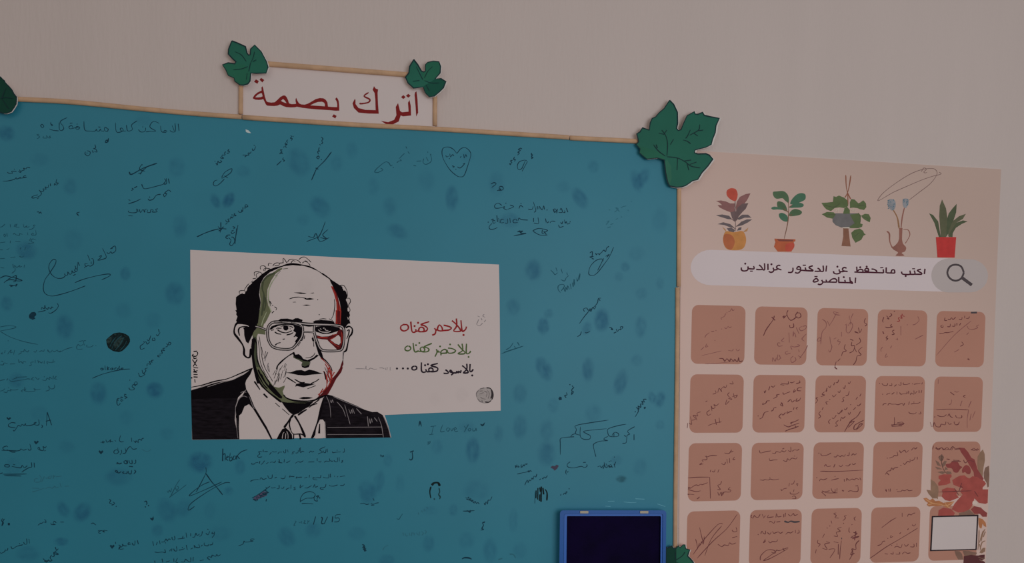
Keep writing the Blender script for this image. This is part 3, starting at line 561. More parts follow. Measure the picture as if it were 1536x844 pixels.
leaf('toothed green paper leaf at the bottom edge, right of the ink pad', 'p',
 "1145 512 1160 525 1180 516 1200 502 1220 526 1245 522 1265 500 1282 518 1310 490 1328 490 1335 528 1375 540 1362 570 1355 600 1385 630 1405 655 1425 700 1420 760 1440 800 1380 860 1300 900 1220 930 1150 850 1110 760 1145 700",
 "1240 640 1235 560,1240 640 1300 600 1330 560,1240 660 1310 680 1390 690", G2, (1014, 862), .0082, -.0005, patches=(("1145 512 1160 525 1180 516 1200 502 1220 526 1245 522 1245 700 1240 800 1150 850 1110 760 1145 700", G3),), vw=1.0)

# ------------------------------------------------------------------ portrait sheet
por = thing('portrait_print', 'white sheet with a portrait of a bald man in glasses and Arabic slogans', 'poster', 518, 640)
PH = BT + .0006
M_dress = mat('grainy_black_toner', (18, 14, 18), .8, .06, .55, 260, 0, 200, (.35, 1, 1.6))
M_grn = mat('olive_print', (80, 82, 60), .7, .2, .1, 80); M_grn2 = mat('dark_olive_print', (54, 58, 42), .7, .2, .1, 80); M_grn3 = mat('pale_olive_print', (130, 134, 110), .7, .2)
M_rd = mat('red_print', (122, 32, 26), .7, .2, .2, 120); M_rd2 = mat('deep_red_print', (68, 8, 12), .7, .2, .3, 120)
M_gry = mat('grey_print', (108, 100, 102), .7, .2); M_gry2 = mat('light_grey_print', (142, 132, 131), .7, .2)
w = MB(); w.slab([(285.4,374.6),(400,380.2),(520,386.3),(640,391.5),(748.4,396.6),(749.3,440),(750.2,540),(751,615.6),(660,618.6),(577,622.2),(583,640),(586.9,655.9),(440,657),(360,658.6),(288,659.4),(286.2,520)], M_white, BT + .0001, PH); w.build('paper_sheet', por)
L1, L2, L3, L4, L5 = .00006, .00012, .00018, .00024, .0003
mb = MB(PH)
# suit and neck
mb.fill('d', "38 380 130 345 250 310 400 290 500 240 580 180 556 240 520 290 512 320 520 370 490 400 450 440 425 520 420 640 440 740 455 806 48 810", M_dress, L1)
mb.fill('d', "40 380 130 350 250 316 400 292 500 244 580 184 510 310 520 370 470 410 440 450 180 450 40 460", M_black, L2)
mb.fill('e', "300 385 340 345 400 360 520 410 640 460 720 500 800 524 850 522 905 555 940 640 970 720 988 782 330 790 325 640 300 600 270 600 240 660 210 780 180 790 240 620 270 480", M_dress, L1)
mb.ink('d', "40 352 130 335 250 300 350 280 450 240 575 185", M_black, 1.6, L2); mb.ink('d', "44 374 130 350 250 312 400 286,180 350 300 312 420 278 520 215", M_gry2, .7, L3)
mb.fill('d', "520 370 550 420 590 520 700 700 750 806 735 806 690 720 580 540 545 500 510 520 480 580 458 600 455 700 460 806 440 806 430 640 425 540 450 470 490 420", M_black, L2)
mb.fill('d', "458 600 480 582 505 520 540 502 575 540 620 610 690 720 732 806 462 806", M_white, L2)
mb.fill('e', "236 745 262 650 275 602 293 612 297 700 298 790 222 792", M_white, L3); mb.fill('e', "250 740 262 650 272 640 272 742", M_black, L4)
mb.ink('d', "430 600 426 540 445 470 490 430 530 440,434 620 440 740 448 800,470 400 500 388 520 400,545 430 570 500 590 540", M_gry, .8, L4)
mb.ink('e', "335 365 368 450 380 580,440 420 500 490 530 570,520 450 545 540 575 650,560 490 580 540 590 500 600 540,600 490 620 540,640 490 690 545,860 575 892 660 912 782,915 570 960 680 984 782,750 570 760 670,770 590 780 640 790 590 800 630,820 580 850 620,320 620 325 785,370 400 385 430 395 400 405 430,400 365 520 420 700 492,345 680 900 676,345 752 900 752", M_gry, .8, L4)
# neck shadow and jaw
mb.fill('c', "630 400 700 414 800 418 900 420 1000 400 960 440 900 484 830 532 770 556 720 520 670 460", M_black, L2)
mb.fill('a', "640 205 600 212 560 240 500 280 450 320 400 370 385 430 380 500 395 600 380 700 350 844 440 844 470 790 510 705 480 640 464 560 470 450 512 350 565 270 640 218", M_grn, L1)
mb.ink('a', "590 285 520 370 486 460 478 570 496 660 516 712", M_grn3, 1.4, L2); mb.ink('a', "420 350 410 440 430 520 420 640 400 760,560 260 470 300 410 370,440 540 450 620 430 700", M_grn2, 2.6, L2)
mb.fill('b', "350 0 510 0 440 120 420 195 445 240 445 282 360 272 345 310 300 300 290 270 320 240 350 200 330 100", M_grn, L1)
mb.ink('b', "460 20 420 110 400 180", M_grn3, 1.0, L2)
mb.fill('b', "300 300 345 310 350 380 352 480 356 560 380 640 430 740 500 844 380 844 340 760 310 640 295 540 305 420", M_grn2, L1)
mb.fill('c', "320 0 370 0 430 60 460 120 500 170 540 226 600 240 668 214 668 232 645 282 660 330 720 372 800 392 900 402 975 402 900 424 800 420 700 424 640 410 560 345 470 290 400 230 350 140", M_grn, L1)
mb.fill('b', "282 420 292 330 318 315 330 340 318 430 312 560 326 650 350 730 392 844 350 844 326 760 300 640 288 540", M_black, L2)
mb.ink('b', "325 325 345 400 348 500 356 580 388 660 440 750 500 844", M_black, 1.7, L2); mb.ink('b', "360 340 376 450 382 560 402 640 440 720 480 780", M_black, .8, L2)
mb.ink('c', "330 10 350 110 392 196 470 282 560 352 632 408", M_black, 2.6, L2); mb.ink('c', "350 60 380 130 430 210 470 250,400 80 440 170 500 240", M_black, 1.6, L2)
mb.fill('c', "492 180 560 250 640 345 632 366 600 356 540 292 486 214", M_black, L3); mb.ink('c', "655 320 690 358 780 388 900 395 1000 384 1080 350 1150 325", M_black, 2.2, L3)
mb.ink('c', "630 404 700 415 800 412 900 412 980 400 1060 368 1120 340", M_black, 1.2, L2)
mb.fill('c', "828 362 880 346 940 346 995 356 950 368 880 372", M_black, L2)
mb.ink('b', "296 330 312 420 306 520 322 640 360 740 410 830", M_black, 2.6, L2); mb.ink('b', "375 300 392 420 410 560 440 660 490 750 530 820,450 470 430 560,400 420 420 520", M_black, .9, L2)
mb.ink('c', "360 30 400 110 450 190 520 270 600 345", M_black, 2.2, L2)
# red side
mb.fill('b', "1340 560 1345 620 1320 680 1290 720 1240 800 1215 844 1180 844 1240 760 1300 680 1325 600", M_rd2, L2)
mb.fill('c', "1340 0 1320 60 1260 140 1220 220 1170 310 1120 345 1040 355 1100 300 1160 230 1200 150 1270 70 1300 20", M_rd2, L2)
mb.ink('c', "1130 60 1150 150 1150 230 1110 280 1050 320,1200 0 1210 60 1200 160 1165 230,1170 90 1190 170,1110 250 1060 330,1180 0 1165 90,1240 60 1200 130", M_rd, 1.3, L2)
mb.ink('b', "1080 545 1140 600 1185 660 1200 760 1195 844,1110 700 1150 760 1160 844,1130 610 1180 700 1220 800", M_rd, 1.4, L2); mb.ink('b', "1050 470 1080 530 1140 580 1190 640 1215 700,1120 700 1135 760 1140 800", M_black, 1.5, L3)
mb.fill('a', "1200 415 1230 418 1262 480 1290 580 1320 700 1322 844 1250 844 1268 740 1262 600 1235 500", M_rd, L1); mb.ink('a', "1225 430 1262 500 1285 600 1290 700 1280 840,1300 700 1300 840", M_rd2, 1.4, L2)
mb.fill('b', "1255 0 1322 0 1316 170 1300 200 1255 165", M_rd, L1); mb.ink('b', "1280 0 1276 90 1290 170", M_rd2, 1.2, L2)
# hair
mb.fill('a', "860 168 780 150 720 156 640 180 560 196 480 226 400 280 340 335 290 372 240 430 200 490 150 508 108 540 104 620 116 700 110 740 132 780 108 844 360 844 378 700 392 600 374 510 382 440 390 385 430 312 500 252 600 206 660 184 760 172 858 180", M_black, L3)
mb.fill('b', "100 0 362 0 350 100 350 200 310 250 290 300 250 382 220 362 200 290 205 230 175 180 130 150 108 120 130 60", M_black, L2)
mb.ink('a', "640 182 720 160 800 158 880 174 960 194 1040 232", M_black, 1.8, L3); mb.ink('a', "1030 228 1060 244 1095 268", M_black, .8, L3); mb.ink('a', "1090 264 1140 296 1200 340", M_black, 1.8, L3)
mb.fill('a', "1180 325 1240 362 1300 402 1330 420 1375 480 1392 540 1372 570 1394 620 1404 690 1385 740 1400 780 1425 844 1312 844 1322 720 1302 600 1268 500 1228 425 1200 375", M_black, L3)
mb.fill('b', "1320 0 1405 0 1420 60 1405 90 1422 140 1385 170 1362 205 1330 195 1312 170", M_black, L3)
mb.ink('a', "325 300 318 258 360 248 405 268 392 300,350 320 340 280 372 258,390 222 388 190 420 178 452 200 440 240,430 240 430 215 462 208 505 218,480 182 485 150 522 155,530 182 560 150 602 148 602 172 550 180,600 150 652 145,652 150 650 95 668 108 694 150,700 140 720 112 762 104 822 120 852 150,740 150 762 120 792 130,830 110 862 84 902 80 942 110 972 140,870 150 902 130 942 150 962 180,900 122 932 130,150 502 145 475 172 465 222 470 212 500 180 506,200 462 240 402 282 370 302 350,300 330 340 322", M_black, .9, L3)
mb.fill('a', "250 392 280 366 292 380 266 402,212 452 238 430 234 460 216 480,182 486 214 482 210 502 186 504,1330 430 1358 426 1370 460 1348 466,1398 572 1416 580 1408 610 1396 600,1392 662 1414 672 1408 710 1393 700,1388 762 1404 786 1398 804", M_white, L4)
mb.ink('a', "1300 405 1350 408 1385 470 1390 530,1390 560 1412 552 1426 590 1402 640 1422 690 1398 730,1388 760 1412 790 1402 820", M_black, .9, L4)
# forehead
mb.fill('a', "770 488 850 486 920 495 900 503 850 502,960 494 1000 488 1010 494 985 498,890 560 960 550 1010 562 960 572 920 570,755 598 790 594 800 600 770 602,870 632 920 626 970 632 920 640,490 580 505 590 522 625 505 615", M_black, L1)
mb.ink('a', "720 562 770 546 830 540 880 548 920 557,530 635,550 650 575 670 565 692,545 702 520 725,1240 560 1245 640 1230 740 1205 790,1048 570,1066 742", M_black, 1.1, L1); mb.ink('a', "580 290 524 370 490 460 484 560 510 650,650 216 705 210,620 240 560 300", M_grn2, .8, L1)
# eyes
mb.fill('ey', "225 222 255 180 320 155 440 143 560 150 645 168 682 205 684 270 664 335 630 390 590 440 555 470 600 400 625 335 598 322 572 330 600 270 562 245 578 200 560 168 500 160 400 162 340 178 300 196 250 228", M_black, L1)
mb.fill('ey', "420 185 455 168 490 185 495 215 470 240 440 238 422 215", M_black, L1); mb.ink('ey', "320 218 375 182 440 172 520 180 560 200,335 228 400 262 470 270 545 240,300 258 340 282 395 292,465 302 530 286 562 264,412 362 442 358,305 447 340 420 385 408,250 238 290 228,570 330 620 280,590 400 640 330", M_black, 1.5, L2)
mb.fill('ey', "500 195 530 190 545 215 520 235 500 230,330 215 380 195 415 195 420 225 380 235", M_white, L3); mb.ink('ey', "345 215 400 205,515 200 520 222", M_black, .9, L4); mb.fill('ey', "285 200 350 178 420 168 380 185 320 205 290 215", M_white, L3)
mb.fill('ey', "890 305 960 325 1060 320 1110 300 1170 285 1205 215 1250 230 1270 300 1260 440 1225 515 1180 508 1130 458 1060 392 1040 368 960 362 900 350", M_rd2, L1)
mb.fill('ey', "860 200 900 180 1000 173 1120 180 1210 195 1225 225 1180 250 1120 270 1060 285 980 288 920 268 885 260", M_black, L2)
mb.fill('ey', "1085 370 1130 348 1195 300 1225 335 1228 410 1205 442 1150 420,1060 400 1175 508 990 508 955 470 925 380 1020 388", M_white, L2)
mb.ink('ey', "912 225 955 256 1040 264 1092 246,1010 212 1020 235 1055 240,940 212 958 225,980 205 1000 205", M_gry2, 1.3, L3); mb.ink('ey', "1080 385 1140 430 1205 470,1240 260 1250 340 1235 440,900 330 980 340 1050 340,1110 300 1180 300,1080 365 1150 330", M_rd, 1.4, L3)
# brows
mb.fill('b', "580 128 622 98 700 96 760 110 790 92 825 92 874 112 868 135 780 130 700 124 640 128,990 138 1018 118 1090 112 1200 120 1235 130 1245 156 1150 152 1070 152 1010 146", M_black, L3); mb.ink('b', "1060 105 1110 98 1150 102,1180 98 1220 120", M_black, .8, L3)
# glasses
for wdt, mm, dh in ((4.1, M_black, L4), (1.5, M_gry2, L5)):
    mb.ink('b', "470 245 478 195 500 160 545 136 640 134 740 142 830 155 868 185 876 225 868 295 830 360 775 425 730 448 660 450 600 444 530 420 492 370 474 310 470 245", mm, wdt, dh, vary=.05, cap=False)
    mb.ink('b', "1012 178 1008 240 1022 310 1044 370 1066 425 1105 462 1200 470 1290 464 1330 440 1348 360 1352 270 1345 210 1310 180 1200 168 1012 160", mm, wdt, dh, vary=.05, cap=False)
    mb.ink('b', "545 136 640 134 740 142 850 152 930 160 1020 163 1200 169", mm, wdt*1.12, dh, vary=.05, cap=False)
    mb.ink('b', "880 250 940 250 1004 256", mm, wdt*.62, dh, vary=.05, cap=False); mb.ink('b', "330 186 390 200 465 232", mm, wdt*.8, dh, vary=.05)
mb.ink('b', "870 170 940 184 1005 178", M_black, 1.2, L5)
# nose and folds
mb.fill('b', "765 525 770 548 830 575 870 600 860 630 900 650 950 625 965 585 930 578 880 572 838 548 800 530", M_grn2, L1)
mb.fill('b', "758 486 778 480 792 512 830 505 862 530 880 558 930 575 1000 545 1036 510 1062 520 1012 560 955 592 885 585 840 562 795 552 768 520,860 632 900 650 950 625 970 590 946 655 900 668 868 655", M_black, L2)
mb.ink('b', "905 550 960 545 1000 520 1018 488,890 275 872 340 850 352,820 415 850 370,990 300 1002 390 1004 420,900 290 892 330", M_black, 1.0, L2); mb.fill('b', "978 320 996 310 1010 350 1000 365 985 350,1010 350 1035 380 1070 440 1100 500 1115 560 1080 540 1058 510 1040 450", M_black, L2)
mb.ink('b', "772 492 720 520 660 565 610 612 580 650 575 682", M_black, 1.9, L2)
for k in range(22):
    x = 560 + random.random()*130; y = 600 + random.random()*200 + (690-x)*.2
    mb.ink('b', "%d %d %d %d" % (x, y, x - 14 - random.random()*20, y + 50 + random.random()*30), M_black, .6, L1)
for k in range(9):
    x = 1120 + random.random()*60; y = 640 + k*16
    mb.ink('b', "%d %d %d %d" % (x, y, x + 24, y + 60), M_rd2, .8, L1)
mb.ink('b', "476 482 450 540 440 590,482 605 468 660 492 712,1340 480 1340 560", M_gry, 1.3, L1); mb.ink('b', "470 484 446 545,480 640 492 710,1350 485 1342 545 1338 600", M_black, .8, L2)
# mouth
mb.fill('b', "678 718 740 714 800 692 860 688 900 702 950 684 1010 695 1060 715 1106 728 1050 736 980 742 900 752 820 746 750 730", M_black, L2)
mb.ink('c', "690 118 740 150 800 188,780 140 850 180 900 178,970 192 1030 164 1065 138", M_black, 1.6, L2); mb.fill('c', "788 228 800 196 870 182 960 192 1022 196 965 214 880 236 810 220", M_black, L2); mb.ink('c', "930 252 1025 216", M_black, 1.1, L2)
# ears
mb.fill('b', "125 150 95 190 90 262 150 340 200 420 205 512 240 540 265 532 272 440 268 380 240 400 215 330 200 250 190 200 240 190 268 188 240 165", M_white, L3)
mb.fill('b', "200 205 260 195 300 215 290 290 250 382 222 362 202 290", M_black, L4)
mb.ink('b', "270 190 235 162 130 148 95 190 88 262 130 322 180 392 200 450 202 512 240 546 270 530 276 440", M_black, 2.8, L4); mb.ink('b', "150 295 136 240 150 202 200 188 250 195", M_black, 2.0, L4)
mb.fill('b', "1372 210 1410 190 1442 220 1436 270 1405 320 1380 410 1358 450 1355 300", M_white, L3); mb.ink('b', "1370 204 1410 186 1446 215 1440 270 1410 312 1392 400 1376 462 1345 482", M_black, 2.2, L4); mb.ink('b', "1382 242 1410 226 1402 280 1380 332", M_black, 1.6, L4)
# collar, tie
mb.ink('c', "768 552 736 590 700 645 660 700,780 560 830 640 872 730 905 812", M_black, 3.0, L3); mb.ink('c', "740 600 722 650 735 720 768 772 850 772 885 790", M_black, 1.6, L3); mb.ink('c', "772 775 770 830,838 775 852 832", M_black, 2.2, L3)
mb.fill('c', "575 832 600 780 640 716 680 700 722 738 752 780 756 832", M_black, L3); mb.ink('c', "640 826 648 770 664 750,676 826 680 766,706 826 706 780 690 740,735 740 700 690", M_gry2, 1.0, L4)
mb.ink('c', "318 165 345 205 385 265,425 310 470 355", M_black, 2.0, L3); mb.ink('c', "640 482 720 552,560 415 610 460", M_black, 1.2, L3); mb.ink('c', "820 556 870 520 925 488", M_black, 2.4, L3); mb.ink('c', "945 470 990 440 1045 420,900 478 1000 424 1070 372", M_black, 1.4, L3)
mb.fill('c', "1120 350 1112 440 1085 560 1062 600 1030 700 1020 782 990 824 968 822 1000 740 1040 640 1070 540 1092 440", M_black, L3)
# signature on the left edge
mb.ink('d', "60 40 90 38,60 62 50 78 80 82 96 62 92 44,56 92 70 102 90 96,50 110 88 168,92 110 56 172,60 180 100 184,64 192 70 212 96 206,56 218 90 222,60 240 96 242,60 262 96 264,44 270,70 282 74 312", M_black, 1.6, L1)
mb.build('portrait', por)
TR = mat('red_marker', (116, 22, 24), .6, .2, .1, 100); TG = mat('green_marker', (58, 74, 36), .6, .2, .1, 100); TK = mat('black_marker', (24, 12, 24), .6, .2)
mb = MB(PH + .0001); mb.ink('t1', "1405 250 1390 300 1350 335 1320 325 1298 130,1348 412,1125 135 1200 200 1275 290 1285 340 1160 335 1215 240 1210 95,965 225 1040 240 1115 275 1070 315 980 325 925 335,925 335 860 325 850 280 885 220 935 270 945 335,790 280 815 325 800 390 745 415,850 290 815 330,690 155 530 210 600 235 655 285 630 335 560 350,560 350 490 345 495 290 530 262 580 280 590 330 530 350 470 330,475 178,470 330 440 345 430 300,408 240,440 340 390 362 355 330 335 155,215 205 150 240 145 300 200 335 270 310 290 260 260 215 200 215", TR, 2.2, vary=.12, cap=False); mb.build('lettering', por)
mb = MB(PH + .0001); mb.ink('t2', "1485 270 1465 305 1420 325 1400 290 1405 130,1445 385,1240 145 1300 220 1370 290 1360 325 1240 322 1330 260 1320 130,1050 215 1130 225 1195 265 1150 305 1060 310 1030 250,1090 145,1035 310 900 318,910 310 925 270 985 240 1025 265 1010 315,915 330 915 355,898 183,825 235 840 290 800 380,900 290 850 290 870 265,740 125 590 190 640 205 685 240 660 280 580 290 530 270 520 220 560 195 600 230 590 275 500 280 470 265,500 118,470 265 440 285 425 290,435 160,380 115 395 240 420 290 470 280,280 170 230 205 230 250 280 268 330 240 330 200 290 172", TG, 1.9, vary=.12, cap=False); mb.build('lettering', por)
mb = MB(PH + .0001); mb.ink('t2', "1535 620 1500 665 1470 650 1475 520,1515 740,1320 550 1380 600 1440 680 1345 690 1410 620 1410 515,1300 640 1290 685 1255 660 1245 690 1215 660 1210 690 1150 690,1140 685 1100 640 1085 670 1135 690 1150 700 1110 735,1000 630 1050 670 1045 700 965 700,855 510 720 550 840 590 850 640 800 665 700 665 680 620 720 595 760 620 750 660 640 670,665 525,610 545,640 670 620 620,625 670 575 680 540 640 540 490,400 560 360 585 365 625 405 635 445 615 445 575 405 558,278 608,185 605,70 608", TK, 2.2, vary=.1, cap=False); mb.build('lettering', por)
mb = MB(PH + .0001); mb.ink('e', "630 86 700 86 730 86 736 58 738 88 764 96 780 80 820 92 846 88,870 78 900 78 920 86,946 100 952 70,980 70 980 104,930 76 936 98", M_gry, .8); mb.build('handwriting', por)
mb = MB(PH + .0001); mb.ink('t', "650 138 640 150 656 158,606 150 620 156,614 170 606 190 600 206 620 214 640 196,660 176 650 190,630 165 636 178", M_gry, .9); mb.build('handwriting', por)
GK, GL, GM = mat('thumb_black', (42, 36, 38), .7, .2, .3, 500), mat('thumb_grey', (96, 88, 88), .7, .2, .2, 500), mat('thumb_pale', (134, 125, 123), .7, .2, .08, 500)
mb = MB(PH + .00008); mb.fill('t', "600 665 612 640 640 628 675 625 700 640 710 670 704 705 680 728 645 732 612 712 598 690", GM, 0, True)
mb.ink('t', "600 690 598 665 612 645,622 636 650 628,606 700 620 718 636 724", GL, 1.2, .00003); mb.ink('t', "665 628 690 632 706 655 708 685 700 708,696 640 702 672 694 700,655 722 680 724 696 712", GK, 1.7, .00004)
mb.ink('t', "620 650 640 648,618 670 646 660,625 690 640 700 660 704,650 650 668 660 664 690,672 645 684 668 676 700,634 712 642 728", GL, 1.1, .00005); mb.build('fingerprint', por)
fp(693, 592, 11, 12, 0, .06, disc2, por, PH); fp(652, 598, 9, 11, 0, .05, disc2, por, PH); fp(458, 428, 14, 14, 0, .05, disc2, por, PH)

# ------------------------------------------------------------------ memory poster
pos = thing('memory_poster', 'pinkish beige poster with potted plant drawings, white heading bar and brown note boxes', 'poster', 1250, 840)
QH = .0009
def sheet_mat():
    M = mat('poster_sheet', (166, 145, 137), .6, .28, .03, 4)
    nt = M.node_tree; b = nt.nodes['Principled BSDF']      # printed tint: pink at lower left, tan at upper right
    tc = nt.nodes.new('ShaderNodeTexCoord'); sx = nt.nodes.new('ShaderNodeSeparateXYZ'); nt.links.new(tc.outputs['Object'], sx.inputs[0])
    a = nt.nodes.new('ShaderNodeMath'); a.operation = 'MULTIPLY_ADD'; a.inputs[1].default_value = 1.0; a.inputs[2].default_value = 0
    nt.links.new(sx.outputs['Z'], a.inputs[0])
    q = nt.nodes.new('ShaderNodeMath'); q.operation = 'MULTIPLY_ADD'; q.inputs[1].default_value = .7
    nt.links.new(sx.outputs['X'], q.inputs[0]); nt.links.new(a.outputs[0], q.inputs[2])
    r = nt.nodes.new('ShaderNodeValToRGB'); nt.links.new(q.outputs[0], r.inputs[0])
    r.color_ramp.elements[0].position = .16; r.color_ramp.elements[0].color = rgb((188, 143, 135))
    r.color_ramp.elements[1].position = .56; r.color_ramp.elements[1].color = rgb((150, 129, 120))
    nt.links.new(r.outputs[0], b.inputs['Base Color'])
    return M
w = MB(); w.slab([(1022,224.5),(1075,227.8),(1200,235.4),(1340,244),(1420,249),(1501.8,253.7),(1495.3,405),(1488,605),(1486.1,679),(1478.3,844),(1476.4,890),(1018,896),(1020.5,440)], sheet_mat(), 0, QH, M_cut)
w.build('poster_sheet', pos)
P1, P2, P3, P4 = .00005, .0001, .00015, .0002
M_card = mat('card_brown', (142, 100, 86), .6, .25, .04, 10); M_pill = mat('heading_white', (170, 154, 155), .6, .25, .01, 10); M_pgry = mat('heading_grey', (146, 135, 133), .6, .25, .02, 10)
MG = mat('magnifier_grey', (62, 54, 56), .6, .2); M_hd = mat('heading_ink', (58, 22, 34), .6, .2)
BR = mat('brown_pen', (86, 46, 46), .7, .2, .2, 200); BR2 = mat('faint_brown_pen', (112, 70, 66), .7, .2, .15, 200)
def arc(cx, cy, rx, ry, a0, a1, n=14):
    return [(cx + rx*math.cos(math.radians(a0 + (a1-a0)*k/n)), cy + ry*math.sin(math.radians(a0 + (a1-a0)*k/n))) for k in range(n+1)]
mb = MB(QH); mb.poly(arc(1066, 401, 30, 26.5, 90, 270) + arc(1455, 413.5, 27, 24.8, -90, 90), M_pill, P1); hb = mb.build('heading_bar', pos)
mb = MB(QH); mb.poly(arc(1423, 413, 26, 25.4, 90, 270) + arc(1455, 413.5, 27, 24.8, -90, 90), M_pgry, P2); mb.build('icon_disc', hb)
mb = MB(QH); mb.ink('Z', "1308 580 1296 552 1270 543 1244 552 1232 580 1244 606 1270 617 1296 606 1308 580", MG, 2.9, P3, vary=0, cap=False); mb.ink('Z', "1298 602 1345 637", MG, 4.8, P3, vary=0); mb.build('magnifier_icon', hb)
mb = MB(QH)
kw = dict(vary=.06, cap=False)
for tl, tx in (('h1', "1376 215 1364 320,1300 225 1230 250 1310 300 1305 322 1250 322 1180 322,1170 250 1180 318 1090 322,1085 250 1090 320 1000 325 940 315 925 270,1005 355,795 300 790 245 755 235 735 255 725 295,795 300 635 295,632 190 630 295,575 225 582 295,582 295 430 290 300 285 150 285 20 278,350 222 400 228 450 262 430 290,290 275 290 225 258 208 228 225 226 255 285 262,257 175,65 175 70 270,75 270 110 235 160 230 185 250 180 280,133 188"),
    ('h2', "958 205 915 192 880 215 890 250 920 262 980 268,920 265 830 270 815 225,838 270 825 300 770 315 720 302 706 262,783 176,575 155 562 270,508 155 512 262 450 262,400 205 438 225 445 262 345 264,310 158 235 190 300 235 300 258 130 250,165 190 178 250"),
    ('h3', "1460 255 1230 245,1225 235 1225 195 1195 175 1165 190 1160 225 1225 232 1215 270 1175 300 1120 288,1080 195 1080 250 1050 285 985 285,840 155 800 150 770 175 780 210 860 238,785 230 720 236 700 195,715 236 700 270 655 285 615 265,668 130,600 120 602 240,535 110 537 230 500 232,430 145 470 175 490 228 375 230,325 165 332 217 235 215,215 170 220 215 195 250 130 258 92 235 92 190,165 118"),
    ('h2', "1132 385 1125 490,1020 375 1030 485,1035 450 1065 475 1070 498 1030 485 950 482,1030 484 800 478,925 430 935 480,905 378,808 370 808 480,768 475 560 470,620 465 680 415 735 408 768 435 765 472,565 425 575 468,560 472 500 470,480 430 500 470 490 500 450 520 405 510,380 400 410 430 400 455 340 470 318 455 350 415 385 400")):
    mb.ink(tl, tx, M_hd, 2.15, P2, **kw)
mb.ink('h1', "1130 216 1186 216,516 195 576 195", M_hd, 1.6, P2, **kw); mb.ink('h2', "118 150 178 150,340 365 402 365", M_hd, 1.6, P2, **kw); mb.ink('h3', "1268 148 1326 148,256 262 310 262", M_hd, 1.6, P2, **kw)
mb.build('heading_lettering', hb)
# plant drawings
def pm(n, t): return mat('print_' + n, tuple(c*.9 for c in t), .6, .15, .1, 90)
OR1, OR2, OR3, RDB = pm('ochre', (172, 116, 66)), pm('rust', (156, 88, 58)), pm('terracotta', (162, 84, 56)), pm('bud_red', (168, 72, 58))
MV1, MV2, MV3 = pm('mauve', (122, 84, 82)), pm('plum_grey', (98, 80, 80)), pm('slate', (92, 82, 84))
GR1, GR2, GR3, GR4 = pm('mid_green', (72, 92, 68)), pm('sea_green', (66, 98, 78)), pm('moss', (82, 94, 62)), pm('dark_moss', (72, 78, 58))
mb = MB(QH)
mb.fill('W', "130 560 150 590 170 612 158 582,300 612 342 600 352 568 318 596", pm('tan', (160, 118, 82)), P1)
mb.fill('W', "165 600 230 608 300 598 328 640 332 690 312 740 270 758 200 758 160 740 140 690 142 640", OR1, P2, True); mb.fill('W', "152 628 192 624 226 650 236 700 212 752 182 750 152 720 140 670", OR2, P3, True)
mb.fill('W', "215 236 248 248 262 290 252 335 236 346 200 330 172 300 168 266 185 244", RDB, P2, True)
mb.fill('W', "370 280 330 286 280 310 255 350 245 400 250 430 300 390 340 340,80 345 120 340 160 348 200 365 240 365 235 400 240 440 200 440 150 420 110 400 92 378 130 380 110 360", MV1, P1); mb.fill('W', "352 362 300 368 260 400 240 450 250 500 300 440 330 410,200 440 240 430 270 450 262 500 240 520 215 490", MV2, P2)
mb.fill('W', "78 466 130 458 190 470 215 500 180 498 120 480,260 490 300 460 350 460 378 486 320 486 270 505,92 540 140 524 200 540 235 570 200 568 150 548,385 500 340 500 290 520 258 560 300 550 350 525,170 575 210 570 240 590 230 608 190 604,255 595 270 570 295 565 290 590", MV3, P1)
mb.ink('W', "240 340 242 460 244 600,244 520 200 490,244 580 210 560,250 560 280 536", MV2, 1.0, P3); mb.build('plant_drawing', pos)
mb = MB(QH)
mb.fill('W', "560 270 590 264 650 262 688 300 692 360 660 340 640 322 590 326 565 305,595 355 620 348 660 370 680 430 640 420 600 400,696 470 710 430 750 412 800 430 796 456 750 470", GR1, P1, True)
mb.fill('W', "705 370 720 330 760 290 800 278 832 290 832 330 790 355 740 370,545 404 570 392 610 400 650 420 600 416 560 418,700 400 730 370 790 360 820 378 800 398 740 402,610 455 640 445 680 470 686 515 650 515 618 490", GR2, P1, True)
mb.ink('W', "690 350 692 430 684 530 654 665,692 400 720 380,690 440 650 410,688 470 720 460", pm('stem', (110, 78, 62)), 1.1, P2)
mb.fill('W', "572 662 750 668 748 684 735 690 738 730 715 772 600 772 568 730 580 690 575 680", OR3, P2); mb.fill('W', "590 666 735 671 725 686 610 684", pm('pot_mouth', (112, 62, 54)), P3); mb.fill('W', "690 700 735 700 738 735 710 768 670 768 665 720", RDB, P3, True); mb.build('plant_drawing', pos)
mb = MB(QH)
mb.ink('hp', "307 50 312 170 328 260 328 380,360 55 345 160 325 240 298 290,325 240 358 305", pm('rope', (128, 80, 62)), 1.5, P1)
mb.fill('hp', "50 345 110 342 172 335 178 275 205 282 235 268 290 290 325 320 332 380 290 400 240 392 190 400 150 432 105 415 80 390", GR3, P2)
mb.fill('hp', "365 305 400 310 440 350 462 340 492 318 520 350 524 390 500 420 455 412 430 400 385 395 352 400 350 340,470 480 510 460 550 465 570 505 560 550 510 525 480 500,365 660 400 630 455 615 490 640 500 665 518 680 495 690 470 735 410 766 375 710,55 465 110 440 180 445 200 470 170 512 110 500,290 405 320 385 350 420 350 460 280 460", GR3, P3)
mb.fill('hp', "165 470 190 455 445 455 460 480 455 560 485 570 480 595 440 610 360 612 260 605 200 580 168 545", pm('bowl_grey', (98, 94, 94)), P2); mb.fill('hp', "350 470 445 455 468 480 456 560 486 572 478 598 440 612 365 612 340 600 400 560", GR3, P3)
mb.fill('hp', "280 612 335 612 345 700 358 805 262 800 280 700", pm('tassel', (122, 84, 68)), P1); mb.fill('hp', "270 602 350 602 340 613 285 613", pm('cord', (186, 172, 160)), P4)
